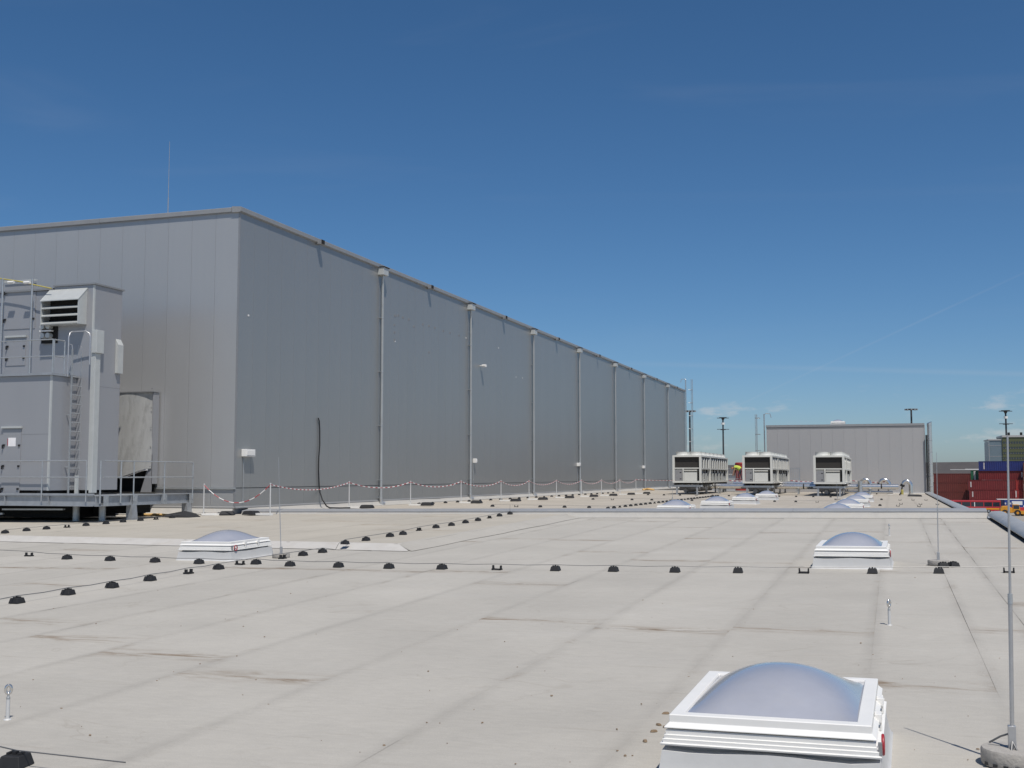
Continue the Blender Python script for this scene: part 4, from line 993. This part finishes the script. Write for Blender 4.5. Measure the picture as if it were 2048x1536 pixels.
# insulated pipes
t = thing('insulated_pipes', 'silver lagged pipe pair running crosswise under the chillers', 'pipe', (-14, 89.2, zC(-14, 89)))
zc = zC(-7, 89)
for y, z, r, x0, x1 in ((0, .58, .20, 0.4, 14.4), (.75, .80, .15, 2.2, 8.5), (.1, .18, .10, 10.6, 14.0)):
    m = MB(); m.cyl((x0, y, z), (x1, y, z-.02), r, 18); m.build('lagging', M_silver, t, smooth=50)
for x in (.95, 3.6, 5.2, 7.6, 9.3, 11.8, 13.2): m = MB(); m.cyl((x-.05, 0, .58), (x+.05, 0, .58), .212, 18); m.build('strap', M_black, t, smooth=50)
for x in (1.2, 4.2, 7.2, 10.0, 12.4): m = MB(); m.box(x-.05, x+.05, -.25, .9, .32, .38); m.box(x-.05, x+.05, -.22, -.14, 0, .34); m.box(x-.05, x+.05, .75, .83, 0, .34); m.build('pipe_stand', M_galv, t)
m = MB(); m.cyl((11.7, -.35, 0), (11.7, -.35, .98), .17, 14); m.build('riser', M_galv, t, smooth=50)
m = MB(); m.lathe([(.09, 0), (.09, .32), (.05, .36)], 12, (14.65, 0, 0)); m.build('valve', M_yellow, t, smooth=40)
# gooseneck vents
gn = None
for i, (bx, tipx, by, lb) in enumerate(((1741, 1720, 984, 'silver gooseneck vent right of the last chiller'), (1779, 1757, 985, 'silver gooseneck vent standing in the middle of three'), (1822, 1804, 988.5, 'silver gooseneck vent standing nearest the grey block corner'))):
    p = atY(bx, by, (95, 95, 92)[i]); q = atY(tipx, by, (95, 95, 92)[i]); w_ = (q-p).length*.9
    t = thing('gooseneck_vent', lb, 'vent', (p.x, p.y, zC(p.x, p.y)), 0, 'gooseneck vents')
    pts = [(0, 0, 0), (0, 0, .72)]+[(-w_/2+w_/2*math.cos(a_), 0, .72+w_*.62*math.sin(a_)) for a_ in [math.pi*k/10 for k in range(1, 10)]]
    m = MB(); m.tube(pts, .15, 14); m.build('bend', M_silver, t, smooth=60)
    e = Vector(pts[-1]); m = MB(); m.cyl(e, e+Vector((-.06, 0, -.16)), .165, 14); m.build('mouth_collar', M_black, t, smooth=40)
    m = MB(); m.tube([e+Vector((-.05, 0, -.15)), (-w_-.1, .05, .25), (-w_-.25, .05, .02)], .05, 8); m.build('hose', M_black, t, smooth=60)
    m = MB(); m.lathe([(.3, 0), (.28, .03), (.17, .06), (.16, .2)], 16); m.build('flange', M_upstand, t, smooth=40)
p = on(1828, 993, zC); m = MB(); m.rings([[(-.45, -.35, 0), (.55, -.35, 0), (.55, .3, 0), (-.45, .3, 0)], [(-.4, -.3, .12), (.5, -.32, .12), (.3, .28, .14), (-.38, .28, .14)]]); tag(m.build('rubber_mat', M_black, None, p), 'flat black rubber mat beside the corner gooseneck vent', 'mat')

# service walkway with a bending worker
WZ = -.40
t = thing('service_walkway', 'raised grey service walkway with bar railing behind the chillers', 'walkway', (-14, 98.9, zC(-12, 99)))
b0 = zC(-12, 99)
MB().box(0, 6.5, 0, 2.4, WZ-b0-.06, WZ-b0).build('deck', M_galvd, t)
for x in (.1, 3.2, 6.3):
    for y in (.1, 2.2): MB().box(x-.05, x+.05, y-.05, y+.05, 0, WZ-b0-.062).build('leg', M_galv, t)
for z in (.08, 1.0): MB().box(0, 6.5, 2.28, 2.32, WZ-b0+z, WZ-b0+z+.05).build('rail', M_galv, t)
m = MB()
for k in range(44): m.box(.05+k*.148, .05+k*.148+.03, 2.29, 2.31, WZ-b0+.132, WZ-b0+.998)
m.build('railing_bars', M_galv, t)['kind'] = 'stuff'
for x in (.02, 3.2, 6.4): MB().box(x-.03, x+.03, 2.26, 2.34, WZ-b0+.001, WZ-b0+1.06).build('rail_post', M_galv, t)

def person(loc, label):
    t = thing('person', label, 'person', loc)
    me = bpy.data.meshes.new('body'); V = []; E = []; Rd = []
    def add(p, r, par=None): V.append(p); Rd.append(r); (E.append((par, len(V)-1)) if par is not None else None); return len(V)-1
    hip = add((0.05, 0, .92), .15)
    s1 = add((-.14, 0, 1.03), .15, hip); s2 = add((-.36, 0, 1.06), .17, s1); nk = add((-.47, 0, 1.05), .07, s2); add((-.55, 0, 1.02), .085, nk); add((-.62, 0, .98), .095, len(V)-1); 
    for s in (-1, 1):
        h_ = add((.05, s*.10, .86), .10, hip); k = add((-.02+.08*s, s*.12, .48), .07, h_); a_ = add((.06+.1*s, s*.13, .10), .05, k); add((-.08+.1*s, s*.13, .04), .045, a_)
        sh = add((-.40, s*.19, 1.02), .075, s2); el = add((-.46+.03*s, s*.22, .74), .05, sh); wr = add((-.52+.04*s, s*.17, .50), .036, el); add((-.55+.04*s, s*.15, .42), .035, wr)
    me.from_pydata(V, E, []); o = bpy.data.objects.new('body', me); C.objects.link(o); o.parent = t
    me.materials.append(M_trous)
    sk_ = o.modifiers.new('skin', 'SKIN')
    for i, d in enumerate(me.skin_vertices[0].data): d.radius = (Rd[i], Rd[i]); d.use_root = (i == 0)
    o.modifiers.new('sub', 'SUBSURF').levels = 1; o.modifiers['sub'].render_levels = 1
    m = MB(); m.tube([(.03, 0, .95), (-.12, 0, 1.05), (-.30, 0, 1.09), (-.46, 0, 1.07)], .20, 12); v = m.build('vest', M_vest, t, smooth=70)
    m = MB(); m.lathe([(.02, .12), (.09, .10), (.125, .04), (.13, -.02), (.15, -.03), (.10, -.04)], 14, (-.63, 0, 1.02)); m.build('helmet', M_helm, t, smooth=50)
    for s in (-1, 1):
        m = MB(); m.tube([(-.40, s*.21, 1.0), (-.47+.03*s, s*.23, .72), (-.53+.04*s, s*.18, .48), (-.56+.04*s, s*.16, .40)], .055, 8); m.build('sleeve', M_skin, t, smooth=60)
    return t
pr_ = atY(1480, 955, 100.2); person((pr_.x, 100.2, WZ), 'worker in yellow hi-vis vest bending over on the service walkway')

# ------------------------------------------------------------------ grey block at the far end of the roof
FY = 103.4; fx0 = atY(1533.5, 900, FY).x; fx1 = RE+.06; FT = atY(1690, 853, FY).z; fb = -1.62
t = thing('grey_block', 'low grey panelled rooftop block behind the chillers', 'building', (fx0, FY, fb))
MB().box(0, fx1-fx0, .08, 9, -.1, FT-fb).build('core', M_joint, t)
npn = 14; pw = (fx1-fx0)/npn; me = MB().box(.003, pw-.003, 0, .078, .12, FT-fb-.002).mesh('wall_panel', M_cladF)
for k in range(npn): o = bpy.data.objects.new('wall_panel', me); C.objects.link(o); o.parent = t; o.location = (k*pw, 0, 0)
MB().box(-.04, fx1-fx0+.04, -.05, 9.05, FT-fb+.001, FT-fb+.20).build('roof_coping', M_coping, t)
MB().box(0, fx1-fx0, -.018, -.002, FT-fb-.14, FT-fb-.002).build('shadow_gap', M_joint, t)
MB().box(0, fx1-fx0, -.10, -.002, .0, .14).build('base_upstand', M_white, t)
MB().box(fx1-fx0+.002, fx1-fx0+.06, -.02, 9, 0, FT-fb).build('side_wall', M_cladF, t)
p = atY(1676, 848, FY+3); o = dup(sk, (p.x, FY+3, FT+.21), 0, 'opal dome skylight on top of the grey rooftop block', None, None, 1.0); o['group'] = 'skylight on the block'; o.scale = (1.05, 1.05, 1.0)
# flue
t = thing('steel_flue', 'polished steel flue with a slanted cap beside the grey block', 'flue', (fx1+.42, FY-.15, zC(RE, FY)))
fh = atY(1853, 842, FY).z-t.location.z
m = MB(); m.cyl((0, 0, -.4), (0, 0, fh-.4), .19, 18); m.build('shaft', M_silver, t, smooth=50)
m = MB(); m.rings([[(.2*math.cos(a_), .2*math.sin(a_), fh-.4+(.0 if k == 0 else .26+.09*math.cos(a_-.5))*1) for a_ in [2*math.pi*j/18 for j in range(18)]] for k in (0, 1)]); m.build('cap', M_silver, t, smooth=50)
for z in (.6, 1.5, 2.5, 3.5, 4.5): m = MB(); m.cyl((0, 0, z), (0, 0, z+.05), .21, 18); m.build('band', M_rod, t, smooth=40)
m = MB(); m.cyl((-.27, -.1, -.2), (-.27, -.1, fh-1.2), .07, 10); m.build('black_pipe', M_black, t, smooth=50)

# ------------------------------------------------------------------ harbour yard beyond
def corr(nm, col): return mat(nm, col, .55, .05, .14, .7, dirt=.3, dirtcol=(.10, .05, .035), dscale=1.2, rand=.05)
K = {'brown': corr('container_brown', (.115, .022, .016)), 'red': corr('container_red', (.155, .018, .018)), 'bright': corr('container_bright_red', (.30, .027, .022)), 'blue': corr('container_blue', (.018, .030, .15)), 'green': corr('container_green', (.02, .12, .06)), 'rust': corr('container_rust', (.13, .045, .02))}
M_mark = mat('container_lettering', (.62, .58, .55), .7, var=.25, scale=3)
DC = 309.0
CHh = 2.59
def container(px0, pyt, colr, label, Lm=13.7, rz=None, d=DC, mark=(), tier=0):
    """px0 = left end, pyt = top"""
    rz = YAW*0+rad(-10) if rz is None else rz
    p = atD(px0, pyt, 1); p = p*(d/ (p.dot(HD)))
    t = thing('shipping_container', label, 'container', (p.x, p.y, p.z-CHh), rz, 'stacked shipping containers')
    m = K[colr]; W_ = 2.44
    b = MB(); n = int(Lm/.55); pts = []
    for k in range(n):
        x = .12+(Lm-.24)*k/n; s = (Lm-.24)/n
        pts += [(x, .0), (x+s*.3, .0), (x+s*.5, .045), (x+s*.8, .045)]
    pts.append((Lm-.12, 0)); poly = pts+[(Lm-.12, W_-.03), (.12, W_-.03)]
    b.prism(poly, lambda a, c: (a, c+.02, .12), lambda a, c: (a, c+.02, CHh-.1)); b.build('side_walls', m, t)
    for z0, z1 in ((0, .15), (CHh-.11, CHh)): MB().box(.1, Lm-.1, -.005, W_, z0, z1).build('rail', m, t)
    for x0 in (0, Lm-.12):
        MB().box(x0, x0+.12, -.01, W_+.01, 0.002, CHh+.004).build('end_frame', m, t)
    for x in (.55, 1.15, Lm-1.2, Lm-.6): MB().box(-.03, -.002, x/Lm*W_, x/Lm*W_+.04, .1, CHh-.1).build('door_bar', M_galv, t)
    for a0, a1, z0, z1 in mark:
        k = 0; z = z1
        while z > z0+.05:
            MB().box(a0, a1, -.012, .0, max(z0, z-.24), z).build('lettering', M_mark, t); z -= .30; k += 1
    return t
S = 19.2
vm_ = lambda: ((1.3, 1.75, .35, 2.1),)
for k in range(4): container(1862.5, 947+k*17.9, 'brown', 'brown container in the left stack by the flue, %s from the top' % ordn[k], 9.9, rad(-2), DC+6, mark=((-.0+.15, .55, .2, 2.3),) if k < 3 else ())
container(1925, 947, 'brown', 'brown container end right of the left stack, partly behind the green one', 3.0, rad(-2), DC+7)
container(1941, 941, 'green', 'green container end with white lettering between the stacks', 2.6, rad(-12), DC+3, mark=((.8, 1.3, .1, 2.4),))
container(1957, 922.5, 'blue', 'blue container topping the tall stack', 11.7, rad(-12), DC, mark=((1.2, 1.5, .4, 2.2),))
container(1957, 940.5, 'red', 'red container just below the blue one', 11.7, rad(-12), DC+.2, mark=((10.6, 10.9, .7, 2.1),))
container(1936, 960, 'red', 'red container with a white letter, third tier of the tall stack', 13.7, rad(-9), DC-.5, mark=((.55, .85, .7, 2.1),))
container(1938, 979.5, 'red', 'red container with a white letter, fourth tier of the tall stack', 13.7, rad(-9), DC-.7, mark=((.75, 1.05, .7, 2.1),))
container(1938, 999, 'red', 'red container at the bottom of the tall stack', 13.7, rad(-9), DC-.8)
container(2031, 960, 'bright', 'bright red container end beside the tall stack, upper', 2.4, rad(-9), DC-6)
container(2029, 979.5, 'bright', 'bright red container end beside the tall stack, middle', 2.4, rad(-9), DC-6, mark=((.2, .5, .6, 2.3),))
container(2029, 999, 'bright', 'bright red container end beside the tall stack, lower', 2.4, rad(-9), DC-6)
container(2046, 925, 'rust', 'rust brown container topping the stack beyond the bright red ends', 12.2, rad(-9), DC-8)
container(2046, 944, 'rust', 'rust brown container beyond the bright red ends, second tier', 12.2, rad(-9), DC-8, mark=((.2, .9, .4, 1.2),))
container(2046, 963.5, 'rust', 'rust brown container beyond the bright red ends, third tier', 12.2, rad(-9), DC-8, mark=((.2, .7, .3, 2.0),))
container(2046, 983, 'rust', 'rust brown container beyond the bright red ends, bottom tier', 12.2, rad(-9), DC-8)

def gpt(px, d): r = ray(px, 951); r = r*(d/r.dot(HD)); return Vector((r.x, r.y, GZ))
# red bus
M_busred = mat('bus_red', (.42, .025, .035), .35, coat=.4); M_glass = mat('dark_glass', (.02, .03, .045), .08, spec=.8); M_busyel = mat('bus_yellow', (.70, .32, .02), .45)
p = gpt(1899, 285); t = thing('red_bus', 'red coach with a dark window band and yellow stripe before the containers', 'bus', p, rad(1))
MB().box(0, 11.6, 0, 2.5, .45, 1.55).build('lower_body', M_busred, t, bevel=.06); MB().box(.05, 11.55, .04, 2.46, 1.55, 2.62).build('window_band', M_glass, t); MB().box(0, 11.6, 0, 2.5, 2.62, 3.08).build('roof', M_busred, t, bevel=.08)
for x in (0, 2.5, 4.6, 5.5, 7.6, 9.6, 11.35): MB().box(x+.02, x+.2, .01, 2.49, 1.552, 2.618).build('pillar', M_busred if x not in (5.5,) else M_white, t)
MB().box(.6, 11.2, -.02, -.002, .85, 1.2).build('stripe', M_busyel, t)
for x in (2.2, 8.8):
    m = MB(); m.cyl((x, -.01, .48), (x, .3, .48), .48, 18); wv = m.build('wheel', M_black, t, smooth=40); m = MB(); m.cyl((x, -.03, .48), (x, -.012, .48), .25, 14); m.build('rim', M_galv, wv)
# blue truck
M_tblue = mat('truck_blue', (.02, .05, .22), .35, coat=.4); M_tdk = mat('truck_navy', (.02, .025, .08), .4)
p = gpt(1985, 283); t = thing('blue_truck', 'navy and blue truck with white roof edge right of the red coach', 'truck', p, rad(2))
MB().prism([(0, .6), (2.4, .6), (2.4, 3.25), (1.0, 3.3), (.4, 2.0), (0, 1.7)], lambda a, c: (a, 0, c), lambda a, c: (a, 2.5, c)).build('cab', M_tdk, t, bevel=.05)
MB().prism([(.5, 2.0), (1.05, 3.1), (1.9, 3.1), (1.9, 2.0)], lambda a, c: (a, -.012, c), lambda a, c: (a, -.002, c)).build('side_window', M_glass, t)
MB().box(2.5, 11.5, 0, 2.5, 1.0, 3.2).build('box_body', M_tblue, t, bevel=.03); MB().box(.9, 11.5, -.03, 2.53, 3.26, 3.42).build('roof_edge', M_white, t)
MB().box(4.2, 6.6, -.02, -.002, 2.0, 2.9).build('white_panel', M_white, t); MB().box(6.8, 11.0, -.02, -.002, 1.5, 1.85).build('white_stripe', M_white, t)
for k, x in enumerate((1.9, 2.5, 2.95, 3.45)): MB().box(x+.7, x+1.0, -.02, -.004, 2.1, 2.55).build('lettering', M_mark, t)
for x in (1.2, 7.5, 9.0):
    m = MB(); m.cyl((x, -.01, .5), (x, .3, .5), .5, 18); wv = m.build('wheel', M_black, t, smooth=40); m = MB(); m.cyl((x, -.03, .5), (x, -.012, .5), .27, 14); m.build('rim', M_galv, wv)
# yellow loader
M_loader = mat('loader_yellow', (.60, .27, .02), .5, var=.15, scale=2)
p = gpt(1999, 262); t = thing('yellow_loader', 'yellow wheel loader parked before the blue truck', 'loader', p, rad(4))
MB().prism([(0, .7), (2.6, .7), (2.6, 1.75), (1.7, 2.3), (.4, 2.2), (0, 1.5)], lambda a, c: (a, .2, c), lambda a, c: (a, 1.9, c)).build('engine_cover', M_loader, t, bevel=.08)
MB().prism([(2.6, .8), (4.2, .8), (4.2, 1.6), (4.0, 2.6), (2.75, 2.6)], lambda a, c: (a, .35, c), lambda a, c: (a, 1.75, c)).build('cab', M_loader, t, bevel=.06)
MB().box(2.8, 4.0, .33, .345, 1.6, 2.45).build('cab_window', M_glass, t)
MB().prism([(4.2, .5), (5.6, .3), (5.8, 1.3), (5.2, 1.2), (4.2, 1.2)], lambda a, c: (a, .1, c), lambda a, c: (a, 2.0, c)).build('bucket', M_loader, t)
for x in (.9, 3.6):
    m = MB(); m.cyl((x, -.05, .7), (x, .45, .7), .7, 18); wv = m.build('wheel', M_black, t, smooth=40); m = MB(); m.cyl((x, -.08, .7), (x, -.052, .7), .3, 14); m.build('rim', M_loader, wv)
p = gpt(2040, 262); t = thing('red_trailer', 'red flatbed trailer with yellow load beside the yellow loader', 'trailer', p, rad(4))
MB().box(-1.6, 9, 0, 2.4, .9, 1.9).build('bed', M_busred, t, bevel=.03); MB().box(1.2, 3.4, .1, 2.2, 1.92, 2.5).build('load', M_loader, t, bevel=.1)
for x in (.2, 6.5, 7.8):
    m = MB(); m.cyl((x, -.01, .48), (x, .3, .48), .48, 18); m.build('wheel', M_black, t, smooth=40)
# low kerb wall in the yard
a_ = gpt(1990, 215); b_ = gpt(2300, 200); m = MB(); m.bar((0, 0, .3), b_-a_+Vector((0, 0, .3)), .6, .6); tag(m.build('yard_wall', M_conc, None, a_), 'low pale concrete wall across the yard beyond the roof edge', 'wall')
# red tank
p = gpt(1481, 330); t = thing('red_tank', 'red upright tank behind the chillers', 'tank', p)
th = (951-925)/F*330-GZ; m = MB(); m.lathe([(1.55, 0), (1.55, th-.25), (1.3, th-.02), (.2, th)], 20); m.build('shell', K['bright'], t, smooth=35)
for z in (th*.5, th-.6): m = MB(); m.lathe([(1.58, z), (1.58, z+.1)], 20); m.build('band', K['red'], t, smooth=35)

# grey storage shed
M_shroof = mat('shed_roof', (.065, .06, .06), .8, var=.12, scale=.12, stretch=(1, 1, 3), dirt=.3, dscale=.3)
M_shlite = mat('shed_rooflight', (.42, .42, .41), .5)
p = gpt(1425, 620); q = gpt(2075, 560); Ls = (q-p).length; ang = math.atan2((q-p).y, (q-p).x)
t = thing('storage_shed', 'long grey shed roof with pale rooflights behind the containers', 'building', p, ang)
zt0 = (951-930)/F*620-GZ; zt1 = (951-921.5)/F*560-GZ; ze = lambda u: (-.1+(951-946)/F*590)-GZ
MB().box(0, Ls, .3, 29, 0, 9.9).build('wall', M_cladF, t)
m = MB(); m.rings([[(x, -.3, 9.9), (x, 14, zt), (x, 15, zt), (x, 29.3, 9.9)] for x, zt in ((-.5, zt0), (Ls+.5, zt1))]); m.build('roof', M_shroof, t)
MB().box(-.5, Ls+.5, -.45, -.31, 9.75, 10.0).build('gutter', M_white, t)
for k in range(9):
    for f_, w_ in ((.32, 7), (.55, 9)):
        x = Ls*(.60+.044*k)+(3 if f_ < .4 else 0); zt = zt0+(zt1-zt0)*x/Ls
        y0, y1 = 14*f_, 14*f_+.9; z = lambda y: 9.9+(zt-9.9)*(y+.3)/14.3+.06
        m = MB(); m.rings([[(x, y0, z(y0)), (x+w_, y0, z(y0)), (x+w_, y1, z(y1)), (x, y1, z(y1))], [(x, y0, z(y0)+.08), (x+w_, y0, z(y0)+.08), (x+w_, y1, z(y1)+.08), (x, y1, z(y1)+.08)]]); m.build('rooflight', M_shlite, t)
# olive office block
M_olive = mat('olive_cladding', (.085, .095, .045), .5, .1, .1, .3); M_blueg = mat('stair_glass', (.13, .17, .20), .15, .1, .1, .4, spec=.8)
DO = 450; p = gpt(1981, DO); t = thing('office_block', 'olive green office block with rows of small windows and a glazed stairwell', 'building', p, rad(2))
ht = (951-875)/F*DO-GZ; mpp = DO/F
MB().box(24*mpp, 150*mpp, 0, 18, 0, ht).build('main_wall', M_olive, t)
MB().box(0, 23.8*mpp, .6, 16, 0, ht-1.2).build('stairwell', M_blueg, t)
MB().box(-1.5*mpp, -.02, .2, 15, 0, ht-1.6).build('end_wall', M_trim, t)
MB().box(23.6*mpp, 150*mpp+.3, -.3, 18.3, ht, ht+.75).build('roof_fascia', M_cladF, t); MB().box(-.4, 23.5*mpp, .3, 16.2, ht-1.18, ht-.7).build('stair_fascia', M_cladF, t)
for r_ in range(7):
    z = ht-2.3-r_*2.05
    if z < 8: break
    MB().box(24.5*mpp, 149*mpp, -.1, -.004, z-.16, z-.02).build('sill_band', M_joint, t)
    me = MB().box(0, .62, -.12, .01, -.1, .62).mesh('window', M_glass)
    for k in range(14):
        o = bpy.data.objects.new('window', me); C.objects.link(o); o.parent = t; o.location = (25.5*mpp+k*.95, 0, z)
for k in range(5): MB().box(.1, 23.6*mpp, .55, .59, 4+k*4.2, 4.25+k*4.2).build('floor_band', M_trim, t)
for x in (37, 60): MB().box(x*mpp, x*mpp+.8, 4, 5, ht+.752, ht+2.0).build('roof_vent', M_dark, t)
# light masts
M_mast = mat('mast_steel', (.05, .05, .055), .6, .3)
def mast(px, pyt, d, label, kind):
    p = gpt(px, d); H = (951-pyt)/F*d-GZ; t = thing('light_mast', label, 'light mast', p, YAW, 'harbour light masts')
    m = MB(); m.cyl((0, 0, 0), (0, 0, H-.3), .5, 12, .34); m.build('pole', M_mast, t, smooth=50)
    if kind == 0:
        m = MB(); m.lathe([(.3, H-1.6), (.9, H-.4), (1.9, H-.1), (1.9, H), (.3, H+.1)], 14); m.build('crown', M_mast, t, smooth=40)
        m = MB(); m.lathe([(1.3, H-6.2), (1.3, H-5.9)], 12); m.box(-3.0, 3.0, -.12, .12, H-6.0, H-5.75); m.build('lower_ring', M_mast, t)
        m = MB(); m.lathe([(.8, H-3.6), (.85, H-2.6)], 12); m.build('lamp_head', M_white, t)
        m = MB(); m.box(-2.9, 2.9, -.15, .15, H-.5, H-.2); m.build('arm', M_mast, t)
    else:
        m = MB(); m.tube([(2.3*math.cos(a_), 2.3*math.sin(a_), H-.5) for a_ in [2*math.pi*k/20 for k in range(21)]], .22, 6); m.build('lamp_ring', M_mast, t, smooth=50)
        for a_ in (0, 1.05, 2.1): m = MB(); m.cyl((2.3*math.cos(a_), 2.3*math.sin(a_), H-.6), (-2.3*math.cos(a_), -2.3*math.sin(a_), H-.6), .14, 6); m.build('spoke', M_mast, t)
        for k in range(10): a_ = 2*math.pi*k/10; m = MB(); m.box(2.35*math.cos(a_)-.3, 2.35*math.cos(a_)+.3, 2.35*math.sin(a_)-.3, 2.35*math.sin(a_)+.3, H-.85, H-.3); m.build('floodlight', M_trim, t)
    return t
mast(1447.5, 835, 560, 'dark light mast with a crown seen between the first two chillers', 0)
mast(1381, 820, 480, 'light mast with a lamp ring behind the caged ladder of the hall', 1)
mast(1826, 816.5, 470, 'light mast with a lamp ring rising behind the grey rooftop block', 1)
mast(2015.5, 821, 500, 'dark light mast with a crown standing before the olive office block', 0)

# crumbs of silt, leaves and bitumen on the near roof
rnd = random.Random(3)
def debris(spots, label, name):
    m = MB()
    for x, y, r in spots:
        n = rnd.randint(5, 7); a0 = rnd.random()*6; z = zA(x, y)+.011; el = rnd.uniform(.35, 1); th = rnd.random()*3.1
        ring = []
        for k in range(n):
            rr_ = r*rnd.uniform(.6, 1.2); u = rr_*math.cos(a0+6.283*k/n); v = rr_*el*math.sin(a0+6.283*k/n)
            ring.append((x+u*math.cos(th)-v*math.sin(th), y+u*math.sin(th)+v*math.cos(th)))
        m.rings([[(a, b, zA(a, b)+.006) for a, b in ring], [(x+(a-x)*.7, y+(b-y)*.7, zA(a, b)+.006+min(.012, r*.5)) for a, b in ring]])
    o = m.build(name, M_silt); o['kind'] = 'stuff'; tag(o, label, 'debris')
M_silt = mat('silt', (.22, .16, .105), .95, var=.3, scale=30)
sp_ = []
for px, py, r in ((1333, 1429, .035), (1316, 1452, .03), (1308, 1465, .03), (1290, 1485, .025), (1330, 1456, .02), (1250, 1514, .015), (1283, 1410, .012)): p = on(px, py, zA); sp_.append((p.x, p.y, r))
for k in range(70):
    px = rnd.uniform(0, 2040); py = 1130+400*rnd.random()**.7; p = on(px, py, zA); sp_.append((p.x, p.y, rnd.choice((.004, .006, .008, .012))))
for x in XE[3:16]:
    for k in range(5): sp_.append((x+rnd.gauss(0, .05), rnd.uniform(3.5, 15), rnd.uniform(.005, .013)))
debris(sp_, 'small brown crumbs of silt and leaf scattered on the near roof', 'roof_debris')
